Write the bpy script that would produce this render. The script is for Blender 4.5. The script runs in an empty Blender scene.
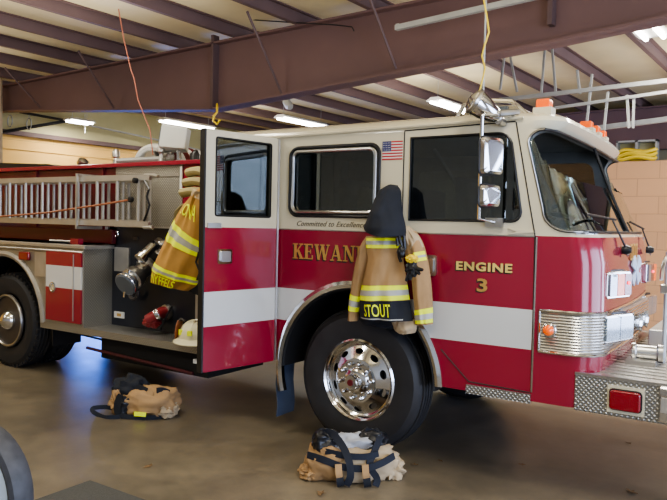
import bpy, bmesh, math, random
from mathutils import Vector, Matrix, noise
random.seed(7)
PI = math.pi
C = bpy.context.scene.collection
sc = bpy.context.scene
sc.view_settings.view_transform = 'AgX'
sc.view_settings.look = 'AgX - Medium High Contrast'
sc.view_settings.exposure = 0.28

# ------------------------------------------------------------------ camera
CAM = Vector((2.64033, -4.35629, 1.70947))
RX = Vector((0.83481532, 0.55001317, 0.02385158))
DN = Vector((0.0405538, -0.01823036, -0.99901103))
FW = Vector((-0.5490344, 0.83495698, -0.03752411))
FPX = 681.8
cd = bpy.data.cameras.new('camera'); co = bpy.data.objects.new('camera', cd); C.objects.link(co)
cd.sensor_width = 36; cd.lens = 36 * FPX / 667
m = Matrix.Identity(4)
for i in range(3):
    m[i][0] = RX[i]; m[i][1] = -DN[i]; m[i][2] = -FW[i]; m[i][3] = CAM[i]
co.matrix_world = m
sc.camera = co
BY = -0.06264012618011507
BR = Matrix.Rotation(BY, 4, 'Z')          # building frame -> world

def at(u, v, x=None, y=None, z=None):
    """photo point -> place on a real plane of the scene"""
    r = RX * ((u - 333.5) / FPX) + DN * ((v - 250) / FPX) + FW
    if y is not None: t = (y - CAM.y) / r.y
    elif x is not None: t = (x - CAM.x) / r.x
    else: t = (z - CAM.z) / r.z
    return CAM + r * t
BI = BR.inverted()
def atb(u, v, x=None, y=None, z=None):
    """the same in the building's frame"""
    r = RX * ((u - 333.5) / FPX) + DN * ((v - 250) / FPX) + FW
    r = BI @ r; c = BI @ CAM
    if y is not None: t = (y - c.y) / r.y
    elif x is not None: t = (x - c.x) / r.x
    else: t = (z - c.z) / r.z
    return c + r * t

# ------------------------------------------------------------------ materials
def new_mat(name):
    mt = bpy.data.materials.new(name); mt.use_nodes = True
    nt = mt.node_tree; b = nt.nodes['Principled BSDF']
    return mt, nt, b
def N(nt, typ, **kw):
    n = nt.nodes.new(typ)
    for k, v in kw.items(): setattr(n, k, v)
    return n
def setin(n, k, v): n.inputs[k].default_value = v
def mat(name, col, rough=0.5, metal=0.0, coat=0.0, var=0.06, vscale=8.0, bump=0.0, bscale=60.0, emit=None, estr=1.0, trans=0.0, alpha=1.0, spec=None):
    mt, nt, b = new_mat(name)
    setin(b, 'Roughness', rough); setin(b, 'Metallic', metal); setin(b, 'Coat Weight', coat); setin(b, 'Coat Roughness', 0.05)
    if spec is not None: setin(b, 'Specular IOR Level', spec)
    setin(b, 'Transmission Weight', trans); setin(b, 'Alpha', alpha)
    tc = N(nt, 'ShaderNodeTexCoord'); nz = N(nt, 'ShaderNodeTexNoise'); setin(nz, 'Scale', vscale); setin(nz, 'Detail', 4.0)
    nt.links.new(tc.outputs['Object'], nz.inputs['Vector'])
    mx = N(nt, 'ShaderNodeMix', data_type='RGBA')
    lo = [max(0, c * (1 - var * 2)) for c in col]; hi = [min(1, c * (1 + var * 2)) for c in col]
    mx.inputs[6].default_value = (*lo, 1); mx.inputs[7].default_value = (*hi, 1)
    nt.links.new(nz.outputs['Fac'], mx.inputs[0]); nt.links.new(mx.outputs[2], b.inputs['Base Color'])
    if bump > 0:
        n2 = N(nt, 'ShaderNodeTexNoise'); setin(n2, 'Scale', bscale); setin(n2, 'Detail', 5.0)
        nt.links.new(tc.outputs['Object'], n2.inputs['Vector'])
        bp = N(nt, 'ShaderNodeBump'); setin(bp, 'Strength', bump); setin(bp, 'Distance', 0.01)
        nt.links.new(n2.outputs['Fac'], bp.inputs['Height']); nt.links.new(bp.outputs['Normal'], b.inputs['Normal'])
    if emit:
        setin(b, 'Emission Color', (*emit, 1)); setin(b, 'Emission Strength', estr)
    return mt
def math_node(nt, op, a, bb=None, clamp=False):
    n = N(nt, 'ShaderNodeMath', operation=op); n.use_clamp = clamp
    for i, v in enumerate((a, bb)):
        if v is None: continue
        if isinstance(v, (int, float)): n.inputs[i].default_value = v
        else: nt.links.new(v, n.inputs[i])
    return n.outputs[0]

RED = (0.27, 0.014, 0.036); CREAM = (0.62, 0.57, 0.42); WHITE = (0.60, 0.61, 0.60)
def paint_mat(name, z_split, stripe, xmax=None):
    """gloss paint: cream above z_split, red below, white belt between stripe[0] and stripe[1]"""
    mt, nt, b = new_mat(name)
    setin(b, 'Roughness', 0.22); setin(b, 'Coat Weight', 0.6); setin(b, 'Coat Roughness', 0.04)
    tc = N(nt, 'ShaderNodeTexCoord'); sp = N(nt, 'ShaderNodeSeparateXYZ'); nt.links.new(tc.outputs['Object'], sp.inputs[0])
    z = sp.outputs['Z']; x = sp.outputs['X']
    f_top = math_node(nt, 'GREATER_THAN', z, z_split)
    a = math_node(nt, 'GREATER_THAN', z, stripe[0]); c = math_node(nt, 'LESS_THAN', z, stripe[1])
    s = math_node(nt, 'MULTIPLY', a, c)
    if xmax is not None: s = math_node(nt, 'MULTIPLY', s, math_node(nt, 'LESS_THAN', x, xmax))
    m1 = N(nt, 'ShaderNodeMix', data_type='RGBA'); m1.inputs[6].default_value = (*RED, 1); m1.inputs[7].default_value = (*WHITE, 1)
    nt.links.new(s, m1.inputs[0])
    m2 = N(nt, 'ShaderNodeMix', data_type='RGBA'); m2.inputs[7].default_value = (*CREAM, 1)
    nt.links.new(f_top, m2.inputs[0]); nt.links.new(m1.outputs[2], m2.inputs[6]); nt.links.new(m2.outputs[2], b.inputs['Base Color'])
    return mt
def tread_mat(name, plane, base=(0.42, 0.42, 0.40), rough=0.35, period=0.042):
    """diamond tread plate"""
    mt, nt, b = new_mat(name)
    setin(b, 'Metallic', 0.85); setin(b, 'Roughness', rough)
    tc = N(nt, 'ShaderNodeTexCoord'); sp = N(nt, 'ShaderNodeSeparateXYZ'); nt.links.new(tc.outputs['Object'], sp.inputs[0])
    X, Y, Z = sp.outputs
    if plane == 'v': u = math_node(nt, 'ADD', X, Y); v = Z
    else: u = X; v = Y
    k = 2 * PI / period
    a = math_node(nt, 'MULTIPLY', math_node(nt, 'ADD', u, v), k * 0.7); c = math_node(nt, 'MULTIPLY', math_node(nt, 'SUBTRACT', u, v), k * 0.7)
    p = math_node(nt, 'MULTIPLY', math_node(nt, 'SINE', a), math_node(nt, 'SINE', c))
    h = math_node(nt, 'MULTIPLY', math_node(nt, 'SUBTRACT', math_node(nt, 'ABSOLUTE', p), 0.45), 2.2, clamp=True)
    bp = N(nt, 'ShaderNodeBump'); setin(bp, 'Strength', 0.7); setin(bp, 'Distance', 0.006)
    nt.links.new(h, bp.inputs['Height']); nt.links.new(bp.outputs['Normal'], b.inputs['Normal'])
    mx = N(nt, 'ShaderNodeMix', data_type='RGBA'); mx.inputs[6].default_value = (*[c_ * 0.85 for c_ in base], 1); mx.inputs[7].default_value = (*[min(1, c_ * 1.25) for c_ in base], 1)
    nt.links.new(h, mx.inputs[0]); nt.links.new(mx.outputs[2], b.inputs['Base Color'])
    return mt

M = {}
M['cab'] = paint_mat('cab_paint', 1.667, (0.932, 1.19), 1.318)
M['boxpaint'] = paint_mat('compartment_paint', 9.0, (0.985, 1.215))
M['red'] = mat('red_paint', RED, 0.25, coat=0.6, var=0.03)
M['darkred'] = mat('dark_and_shaded_red', (0.13, 0.010, 0.016), 0.4, coat=0.3, var=0.08)  # upper body's shade is in this red; hub cap and hose share it
M['cream'] = mat('cream_paint', CREAM, 0.3, coat=0.4, var=0.02)
M['chrome'] = mat('chrome', (0.72, 0.72, 0.72), 0.12, 1.0, var=0.03)
M['steel'] = mat('brushed_steel', (0.55, 0.54, 0.52), 0.3, 1.0, var=0.06)
M['alu'] = mat('aluminium', (0.52, 0.50, 0.46), 0.42, 0.75, var=0.08)
M['treadv'] = tread_mat('tread_plate_upright', 'v')
M['treadd'] = tread_mat('tread_plate_dull', 'v', (0.40, 0.385, 0.34), 0.42)
M['treadh'] = tread_mat('tread_plate_flat', 'h', (0.46, 0.46, 0.44))
M['rubber'] = mat('rubber', (0.022, 0.022, 0.024), 0.62, var=0.15, bump=0.15, bscale=40)
M['sidewall'] = mat('tyre_sidewall', (0.030, 0.030, 0.033), 0.5, var=0.15)
M['gasket'] = mat('black_gasket', (0.012, 0.012, 0.013), 0.4)
M['black'] = mat('black_paint', (0.012, 0.013, 0.016), 0.35, var=0.1)
M['under'] = mat('underbody_black', (0.010, 0.010, 0.011), 0.7, var=0.2)
M['panel'] = mat('pump_panel_black', (0.016, 0.018, 0.026), 0.32, var=0.1)
M['interior'] = mat('cab_interior_grey', (0.13, 0.135, 0.125), 0.75, var=0.15)
M['seat'] = mat('seat_vinyl', (0.045, 0.045, 0.05), 0.6)
M['gold'] = mat('gold_leaf', (0.62, 0.40, 0.13), 0.3, 0.45, var=0.12, vscale=30)
M['goldlite'] = mat('yellow_gold_leaf', (0.80, 0.62, 0.20), 0.35, 0.2, var=0.05)
M['shadow'] = mat('black_lettering', (0.015, 0.012, 0.012), 0.5)
M['script'] = mat('script_lettering', (0.10, 0.09, 0.07), 0.5)
M['amber'] = mat('amber_lens', (0.85, 0.13, 0.015), 0.25, coat=0.5, emit=(0.95, 0.14, 0.01), estr=0.35)
M['redlens'] = mat('red_lens', (0.22, 0.004, 0.012), 0.12, coat=0.8, emit=(0.4, 0.0, 0.02), estr=0.02, bump=0.2, bscale=90)
M['redlit'] = mat('lit_red_bulb', (0.9, 0.05, 0.08), 0.2, emit=(1.0, 0.08, 0.12), estr=3.0)
M['clear'] = mat('clear_lens', (0.28, 0.33, 0.38), 0.1, 0.6, coat=0.8, var=0.2, vscale=60)
M['bluegrey'] = mat('blue_grey_flap', (0.055, 0.075, 0.12), 0.55)
M['tan'] = mat('turnout_tan', (0.38, 0.24, 0.115), 0.85, var=0.10, vscale=10, bump=0.35, bscale=14)
M['tan2'] = mat('turnout_gold', (0.45, 0.25, 0.07), 0.85, var=0.10, vscale=10, bump=0.35, bscale=14)
M['tanpale'] = mat('turnout_pale', (0.46, 0.36, 0.23), 0.85, var=0.12, vscale=12, bump=0.3, bscale=20)
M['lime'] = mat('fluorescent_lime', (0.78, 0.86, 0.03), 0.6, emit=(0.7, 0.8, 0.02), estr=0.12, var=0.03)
M['silver'] = mat('reflective_silver', (0.42, 0.42, 0.39), 0.45, var=0.05)
M['cloth'] = mat('black_cloth', (0.017, 0.020, 0.028), 0.9, var=0.15, bump=0.2, bscale=20)
M['navy'] = mat('navy_webbing', (0.012, 0.016, 0.028), 0.8, var=0.1, bump=0.2, bscale=120)
M['greycloth'] = mat('pale_grey_lining', (0.42, 0.44, 0.48), 0.9, var=0.15, bump=0.4, bscale=25)
M['hose'] = mat('hose_canvas', (0.40, 0.34, 0.17), 0.85, var=0.15, bump=0.3, bscale=80)
M['whitebox'] = mat('white_lamp_housing', (0.62, 0.62, 0.56), 0.4, var=0.03)
M['helmet'] = mat('cream_helmet', (0.72, 0.68, 0.48), 0.35, coat=0.3, var=0.05)
M['leather'] = mat('brown_leather', (0.36, 0.13, 0.06), 0.5, var=0.2, vscale=30)
M['beam'] = mat('primer_brown_steel', (0.165, 0.095, 0.09), 0.65, var=0.12, vscale=1.2)  # brown lightened to hold the haze from the ceiling lights
M['purlin'] = mat('purlin_brown_steel', (0.125, 0.078, 0.075), 0.65, var=0.12, vscale=2)
M['galv'] = mat('galvanised_steel', (0.42, 0.43, 0.42), 0.45, 0.5, var=0.1)
M['tube'] = mat('fluorescent_tube', (1, 1, 1), 0.5, emit=(1.0, 0.98, 0.92), estr=14.0)
M['fixture'] = mat('white_fixture', (0.75, 0.75, 0.72), 0.5)
M['yellow'] = mat('yellow_cord', (0.75, 0.55, 0.04), 0.5)
M['redcord'] = mat('red_cord', (0.45, 0.16, 0.10), 0.6)
M['mat'] = mat('ribbed_grey_mat', (0.075, 0.075, 0.070), 0.85, var=0.15, vscale=60, bump=0.6, bscale=150)
M['bluewhite'] = mat('pale_blue_plastic', (0.55, 0.66, 0.80), 0.4)
M['leaf'] = mat('dry_leaf', (0.18, 0.11, 0.05), 0.8, var=0.2)
M['flagblue'] = mat('flag_blue', (0.03, 0.04, 0.14), 0.5)
M['flagred'] = mat('flag_red', (0.45, 0.03, 0.04), 0.5)
M['flagwhite'] = mat('flag_white', (0.7, 0.68, 0.62), 0.5)
M['maroon'] = mat('hydrant_red_valve', (0.28, 0.03, 0.035), 0.35, var=0.2)
M['under_red'] = mat('dark_red_bar', (0.07, 0.008, 0.012), 0.6, var=0.3)  # much darker red than the body, for the bar under the pump
M['capgrey'] = mat('blue_grey_cap', (0.20, 0.23, 0.27), 0.4, 0.6)
M['green'] = mat('grey_green_bottle', (0.16, 0.18, 0.17), 0.5)
def glass_mat(name, tint, gloss=0.12):
    mt, nt, b = new_mat(name)
    nt.nodes.remove(b)
    out = nt.nodes['Material Output']
    tr = N(nt, 'ShaderNodeBsdfTransparent'); tr.inputs[0].default_value = (*tint, 1)
    gl = N(nt, 'ShaderNodeBsdfGlossy'); setin(gl, 'Roughness', 0.02); gl.inputs[0].default_value = (0.9, 0.95, 0.95, 1)
    fr = N(nt, 'ShaderNodeFresnel'); setin(fr, 'IOR', 1.5)
    ad = math_node(nt, 'ADD', fr.outputs[0], gloss, clamp=True)
    mx = N(nt, 'ShaderNodeMixShader'); nt.links.new(ad, mx.inputs[0]); nt.links.new(tr.outputs[0], mx.inputs[1]); nt.links.new(gl.outputs[0], mx.inputs[2])
    nt.links.new(mx.outputs[0], out.inputs[0])
    return mt

M['redleather'] = mat('red_shield_panel', (0.42, 0.08, 0.05), 0.5, var=0.2, vscale=60)
M['oldtyre'] = mat('worn_tyre', (0.06, 0.062, 0.07), 0.55, var=0.3, vscale=14)
M['glass'] = glass_mat('window_glass', (0.36, 0.38, 0.36), 0.10)
M['wsglass'] = glass_mat('windshield_glass', (0.78, 0.84, 0.78), 0.15)

# ------------------------------------------------------------------ mesh building
class MB:
    def __init__(s): s.bm = bmesh.new(); s.mi = 0
    def face(s, vs):
        try:
            f = s.bm.faces.new(vs); f.material_index = s.mi; return f
        except ValueError: return None
    def box(s, x0, x1, y0, y1, z0, z1, mtx=None):
        ps = [Vector(p) for p in ((x0,y0,z0),(x1,y0,z0),(x1,y1,z0),(x0,y1,z0),(x0,y0,z1),(x1,y0,z1),(x1,y1,z1),(x0,y1,z1))]
        if mtx: ps = [mtx @ p for p in ps]
        v = [s.bm.verts.new(p) for p in ps]
        for q in ((3,2,1,0),(4,5,6,7),(0,1,5,4),(1,2,6,5),(2,3,7,6),(3,0,4,7)): s.face([v[i] for i in q])
        return s
    def loft(s, rings, cap=True, closed=True):
        R = [[s.bm.verts.new(p) for p in r] for r in rings]; n = len(R[0])
        for a, b in zip(R[:-1], R[1:]):
            for i in range(n if closed else n - 1):
                j = (i + 1) % n; s.face([a[i], a[j], b[j], b[i]])
        if cap and closed: s.face(R[0][::-1]); s.face(R[-1])
        return s
    def tube(s, pts, r, n=8, cap=True, closed=False):
        pts = [Vector(p) for p in pts]; rings = []; L = len(pts)
        up = None
        for i, p in enumerate(pts):
            if closed: d = pts[(i + 1) % L] - pts[i - 1]
            else: d = pts[min(i + 1, L - 1)] - pts[max(i - 1, 0)]
            d.normalize()
            if up is None: up = d.orthogonal().normalized()
            up = (up - d * up.dot(d)); up = up.normalized() if up.length > 1e-6 else d.orthogonal().normalized()
            w = d.cross(up); rr = r[i] if isinstance(r, (list, tuple)) else r
            rings.append([p + (up * math.cos(2*PI*k/n) + w * math.sin(2*PI*k/n)) * rr for k in range(n)])
        if closed: rings.append(rings[0]); s.loft(rings, cap=False)
        else: s.loft(rings, cap=cap)
        if closed: bmesh.ops.remove_doubles(s.bm, verts=s.bm.verts[:], dist=1e-5)
        return s
    def lathe(s, prof, o, ax, n=32, cap=True):
        """prof: (radius, height along ax)"""
        o = Vector(o); ax = Vector(ax).normalized(); u = ax.orthogonal().normalized(); w = ax.cross(u)
        rings = [[o + ax * h + (u * math.cos(2*PI*k/n) + w * math.sin(2*PI*k/n)) * max(r, 1e-4) for k in range(n)] for r, h in prof]
        s.loft(rings, cap=cap); return s
    def prism(s, poly, axis, a, b):
        """poly in the other two axes, extruded from a to b along axis"""
        def mk(p, t):
            if axis == 'y': return Vector((p[0], t, p[1]))
            if axis == 'x': return Vector((t, p[0], p[1]))
            return Vector((p[0], p[1], t))
        s.loft([[mk(p, a) for p in poly], [mk(p, b) for p in poly]]); return s
    def poly3(s, pts): s.face([s.bm.verts.new(Vector(p)) for p in pts]); return s
    def strip(s, pts, width, nrm, th=0.004):
        """flat webbing along pts; width dir = given per-point vectors"""
        rings = []
        for p, w, n_ in zip(pts, width, nrm):
            p = Vector(p); w = Vector(w); n_ = Vector(n_).normalized() * th
            rings.append([p - w + n_, p + w + n_, p + w - n_, p - w - n_])
        s.loft(rings); return s
    def blob(s, c, r, seed=0, amp=0.15, freq=3.0, nu=28, nv=16, flat=None, p=1.0, rot=0):
        c = Vector(c); R = Matrix.Rotation(rot, 3, 'Z')
        def pt(a, b):
            d = Vector((math.cos(a)*math.sin(b), math.sin(a)*math.sin(b), math.cos(b)))
            d2 = Vector([math.copysign(abs(t)**p, t) for t in d])
            k = 1 + amp * noise.noise(d * freq + Vector((seed*3.1, seed*1.7, 0))) + amp*0.5*noise.noise(d * freq * 2.7 + Vector((0, seed*2.3, seed)))
            q = R @ Vector((d2.x*r[0]*k, d2.y*r[1]*k, d2.z*r[2]*k)) + c
            if flat is not None and q.z < flat: q.z = flat
            return q
        rings = [[pt(2*PI*i/nu, PI*(j+0.02)/(nv+0.04)) for i in range(nu)] for j in range(nv+1)]
        s.loft(rings); return s
    def mesh(s, name, mats, smooth=None, bevel=0):
        bmesh.ops.recalc_face_normals(s.bm, faces=s.bm.faces[:])
        me = bpy.data.meshes.new(name); s.bm.to_mesh(me); s.bm.free()
        for mt in mats: me.materials.append(M[mt] if isinstance(mt, str) else mt)
        if smooth is not None and smooth > 0:
            me.polygons.foreach_set('use_smooth', [True] * len(me.polygons))
            try: me.set_sharp_from_angle(angle=math.radians(smooth))
            except Exception: pass
        return me

def link(o, parent=None):
    C.objects.link(o)
    if parent is not None: o.parent = parent
    return o
ORG = {}
def world_off(p):
    v = Vector((0, 0, 0))
    while p is not None: v += p.location; p = p.parent
    return v
def part(name, mb, mats, parent=None, smooth=35, bevel=0, local=False, kind=None, label=None, solidify=0):
    if isinstance(mats, str): mats = [mats]
    me = mb.mesh(name, mats, smooth)
    o = bpy.data.objects.new(name, me); link(o, parent)
    if parent is not None and not local: o.location = -world_off(parent)
    if bevel:
        b = o.modifiers.new('bevel', 'BEVEL'); b.width = bevel; b.segments = 2; b.limit_method = 'ANGLE'; b.angle_limit = math.radians(40)
    if kind: o['kind'] = kind
    if label: o['label'] = label
    return o
def thing(name, label, cat, loc=(0, 0, 0), group=None):
    o = bpy.data.objects.new(name, None); o.empty_display_size = 0.2; link(o); o.location = loc
    o['label'] = label; o['category'] = cat
    if group: o['group'] = group
    return o
def tag(o, label, cat, group=None):
    o['label'] = label; o['category'] = cat
    if group: o['group'] = group
    return o
def boolean(base_me, cutters, op='DIFFERENCE'):
    """apply booleans at mesh level and return a new mesh"""
    b = bpy.data.objects.new('tmp', base_me); C.objects.link(b); tmp = []
    for me in cutters:
        c = bpy.data.objects.new('tmpc', me); C.objects.link(c); tmp.append(c)
        md = b.modifiers.new('b', 'BOOLEAN'); md.object = c; md.operation = op; md.solver = 'EXACT'
    bpy.context.view_layer.update()
    dg = bpy.context.evaluated_depsgraph_get()
    out = bpy.data.meshes.new_from_object(b.evaluated_get(dg))
    for c in tmp + [b]: bpy.data.objects.remove(c)
    return out
def part_mesh(name, me, parent, smooth=30):
    me.polygons.foreach_set('use_smooth', [True] * len(me.polygons))
    try: me.set_sharp_from_angle(angle=math.radians(smooth))
    except Exception: pass
    me.name = name
    o = bpy.data.objects.new(name, me); link(o, parent)
    if parent is not None: o.location = -world_off(parent)
    return o
def rrect(x0, x1, z0, z1, r, n=6):
    rs = r if isinstance(r, (list, tuple)) else (r,)*4   # bl, br, tr, tl
    pts = []
    for (cx, cz, a0), rr in zip(((x0, z0, PI), (x1, z0, 1.5*PI), (x1, z1, 0), (x0, z1, .5*PI)), rs):
        sx = 1 if cx == x0 else -1; sz = 1 if cz == z0 else -1
        for k in range(n + 1):
            a = a0 + .5*PI*k/n
            pts.append((cx + sx*rr + rr*math.cos(a), cz + sz*rr + rr*math.sin(a)))
    return pts
def text_bm(mb, s, size, origin, xdir, zdir, off=0.0, sx=1.0, shear=0.0, bold=0.0, spacing=1.0, align='LEFT', depth=0.0015):
    cu = bpy.data.curves.new('t', 'FONT'); cu.body = s; cu.size = size; cu.shear = shear; cu.offset = bold; cu.space_character = spacing
    cu.align_x = align; cu.extrude = depth; cu.resolution_u = 3
    o = bpy.data.objects.new('t', cu); C.objects.link(o); bpy.context.view_layer.update()
    dg = bpy.context.evaluated_depsgraph_get(); me = bpy.data.meshes.new_from_object(o.evaluated_get(dg))
    x = Vector(xdir).normalized(); z = Vector(zdir).normalized(); y = z.cross(x)
    nrm = x.cross(z)
    vs = [mb.bm.verts.new(Vector(origin) + x * (v.co.x * sx) + z * v.co.y + nrm * (v.co.z + off)) for v in me.vertices]
    for p in me.polygons: mb.face([vs[i] for i in p.vertices])
    bpy.data.objects.remove(o)
    return mb
# serif capitals drawn from strokes, unit height
def stroke(p, q, w, wy=None):
    p = Vector(p); q = Vector(q); h = w / 2
    return [(p.x - h, p.y), (p.x + h, p.y), (q.x + h, q.y), (q.x - h, q.y)]
def bar(x0, x1, y0, y1): return [(x0, y0), (x1, y0), (x1, y1), (x0, y1)]
SERIF = {
 'K': (0.82, [bar(.10,.30,0,1), bar(0,.40,0,.07), bar(0,.40,.93,1), stroke((.28,.42),(.66,.95),.10), stroke((.68,.05),(.40,.58),.20), bar(.50,.84,0,.07), bar(.50,.80,.93,1)]),
 'E': (0.74, [bar(.10,.30,0,1), bar(0,.68,0,.08), bar(0,.66,.92,1), bar(.28,.52,.47,.54), bar(.60,.68,0,.27), bar(.58,.66,.75,1), bar(.46,.53,.38,.63)]),
 'W': (1.14, [stroke((.34,0),(.15,.95),.19), stroke((.34,0),(.57,.9),.08), stroke((.80,0),(.59,.95),.19), stroke((.80,0),(1.02,.95),.08), bar(0,.32,.93,1), bar(.42,.74,.93,1), bar(.88,1.14,.93,1)]),
 'A': (0.86, [stroke((.13,.05),(.40,1),.08), stroke((.66,.05),(.42,1),.20), bar(.2,.58,.28,.35), bar(0,.28,0,.07), bar(.50,.86,0,.07)]),
 'N': (0.86, [bar(.12,.20,0,1), stroke((.68,0),(.18,1),.20), bar(.66,.74,0,1), bar(0,.32,0,.07), bar(0,.26,.93,1), bar(.54,.86,.93,1)]),
}
def serif_text(mb, s, h, x, y, z, sx=1.0, slope=0.0, gap=0.05, dy=0.0, dx=0.0, dz=0.0):
    for ch in s:
        w, polys = SERIF[ch]
        for i, p in enumerate(polys):
            mb.prism([(x + dx + a * h * sx, z + dz + b * h) for a, b in p], 'y', y + dy - 0.0015 - 0.0001 * i, y + dy)
        x += (w + gap) * h * sx
    return mb

# ==================================================================  BUILDING
def struct(name, mb, mats, smooth=None, bevel=0):
    o = part(name, mb, mats, None, smooth=smooth, bevel=bevel); o.matrix_world = BR; o['kind'] = 'structure'; return o
def floor_mat():
    mt, nt, b = new_mat('stained_concrete')
    tc = N(nt, 'ShaderNodeTexCoord')
    n1 = N(nt, 'ShaderNodeTexNoise'); setin(n1, 'Scale', 0.55); setin(n1, 'Detail', 6.0); setin(n1, 'Roughness', 0.6)
    n2 = N(nt, 'ShaderNodeTexNoise'); setin(n2, 'Scale', 5.0); setin(n2, 'Detail', 8.0); setin(n2, 'Roughness', 0.7)
    for n in (n1, n2): nt.links.new(tc.outputs['Object'], n.inputs['Vector'])
    cr = N(nt, 'ShaderNodeValToRGB'); e = cr.color_ramp.elements
    e[0].position = 0.33; e[0].color = (0.100, 0.085, 0.064, 1); e[1].position = 0.68; e[1].color = (0.25, 0.212, 0.150, 1)
    nt.links.new(n1.outputs['Fac'], cr.inputs[0])
    cr2 = N(nt, 'ShaderNodeValToRGB'); e = cr2.color_ramp.elements
    e[0].position = 0.3; e[0].color = (0.72, 0.72, 0.74, 1); e[1].position = 0.62; e[1].color = (1.05, 1.03, 1.0, 1)
    nt.links.new(n2.outputs['Fac'], cr2.inputs[0])
    mx = N(nt, 'ShaderNodeMix', data_type='RGBA', blend_type='MULTIPLY'); mx.inputs[0].default_value = 1
    nt.links.new(cr.outputs[0], mx.inputs[6]); nt.links.new(cr2.outputs[0], mx.inputs[7]); nt.links.new(mx.outputs[2], b.inputs['Base Color'])
    mr = N(nt, 'ShaderNodeMapRange'); setin(mr, 'To Min', 0.22); setin(mr, 'To Max', 0.5); nt.links.new(n2.outputs['Fac'], mr.inputs[0]); nt.links.new(mr.outputs[0], b.inputs['Roughness'])
    bp = N(nt, 'ShaderNodeBump'); setin(bp, 'Strength', 0.12); setin(bp, 'Distance', 0.01); nt.links.new(n2.outputs['Fac'], bp.inputs['Height']); nt.links.new(bp.outputs['Normal'], b.inputs['Normal'])
    return mt
def block_mat(name, col, bw, bh, offz, axis):
    mt, nt, b = new_mat(name); setin(b, 'Roughness', 0.7)
    tc = N(nt, 'ShaderNodeTexCoord'); sp = N(nt, 'ShaderNodeSeparateXYZ'); cb = N(nt, 'ShaderNodeCombineXYZ')
    nt.links.new(tc.outputs['Object'], sp.inputs[0]); nt.links.new(sp.outputs[axis], cb.inputs[0])
    nt.links.new(math_node(nt, 'ADD', sp.outputs[2], offz), cb.inputs[1])
    br = N(nt, 'ShaderNodeTexBrick'); br.offset = 0.5
    setin(br, 'Scale', 1.0); setin(br, 'Brick Width', bw); setin(br, 'Row Height', bh); setin(br, 'Mortar Size', 0.006); setin(br, 'Mortar Smooth', 0.3)
    br.inputs['Color1'].default_value = (*col, 1); br.inputs['Color2'].default_value = (*[c*0.93 for c in col], 1); br.inputs['Mortar'].default_value = (*[c*0.7 for c in col], 1)
    nt.links.new(cb.outputs[0], br.inputs['Vector']); nt.links.new(br.outputs['Color'], b.inputs['Base Color'])
    bp = N(nt, 'ShaderNodeBump'); setin(bp, 'Strength', 0.4); setin(bp, 'Distance', 0.01); bp.invert = True
    nt.links.new(br.outputs['Fac'], bp.inputs['Height']); nt.links.new(bp.outputs['Normal'], b.inputs['Normal'])
    return mt
def sheet_mat(name, col):
    mt, nt, b = new_mat(name); setin(b, 'Roughness', 0.6)
    tc = N(nt, 'ShaderNodeTexCoord'); nz = N(nt, 'ShaderNodeTexNoise'); setin(nz, 'Scale', 1.3); setin(nz, 'Detail', 3.0); nt.links.new(tc.outputs['Object'], nz.inputs['Vector'])
    cr = N(nt, 'ShaderNodeValToRGB'); e = cr.color_ramp.elements
    e[0].position = 0.3; e[0].color = (*[c*0.82 for c in col], 1); e[1].position = 0.75; e[1].color = (*col, 1)
    nt.links.new(nz.outputs['Fac'], cr.inputs[0]); nt.links.new(cr.outputs[0], b.inputs['Base Color'])
    bp = N(nt, 'ShaderNodeBump'); setin(bp, 'Strength', 0.5); setin(bp, 'Distance', 0.08); nt.links.new(nz.outputs['Fac'], bp.inputs['Height']); nt.links.new(bp.outputs['Normal'], b.inputs['Normal'])
    return mt
M['floor'] = floor_mat()
M['block'] = block_mat('painted_block', (0.66, 0.37, 0.18), 0.62, 0.27, -2.79 + 2.7, 0)
M['leftwall'] = block_mat('painted_block_left', (0.78, 0.48, 0.14), 6.0, 1.6, 0.10, 1)
M['insul'] = sheet_mat('cream_insulation', (0.72, 0.62, 0.40))
M['olive'] = sheet_mat('olive_insulation', (0.52, 0.47, 0.25))
XL, XR, YF, YN, ZC = -9.2, 6.5, 8.9, -8.0, 3.95
struct('floor', MB().box(XL - .2, XR + 6, YN - .2, YF + .2, -0.1, 0), 'floor')
struct('ceiling', MB().box(XL - .2, XR + .2, YN - .2, YF + .2, ZC, ZC + 0.1), 'insul')
struct('wall_left', MB().box(XL - .15, XL, YN, YF, 0, 3.22), 'leftwall')
struct('wall_left_upper', MB().box(XL - .15, XL + .05, YN, YF, 3.22, ZC), 'olive')
struct('trim_1', MB().box(XL, XL + .10, YN, YF, 3.18, 3.26), 'purlin')
struct('trim_2', MB().box(XL, XL + .02, YN, YF, 2.93, 3.0), 'leftwall')
struct('wall_back', MB().box(XL, XR, YF, YF + .15, 0, ZC), 'olive')
M['nearwall'] = mat('grey_painted_wall', (0.42, 0.43, 0.42), 0.7)
struct('wall_near', MB().box(XL, XR, YN - .15, YN, 0, ZC), 'nearwall')
struct('wall_partition', MB().box(-1.8, XR, 7.0, 7.15, 0, 2.79), 'block')
# door wall to the right of the camera: piers and a header round two open bay doors
mb = MB()
for a, b_ in ((-8.0, -6.4), (-2.4, -1.0), (3.2, 4.4), (8.2, 8.9)): mb.box(XR, XR + .2, a, b_, 0, 3.3)
mb.box(XR, XR + .2, YN, YF, 3.3, ZC)
struct('wall_right', mb, 'nearwall')

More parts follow.
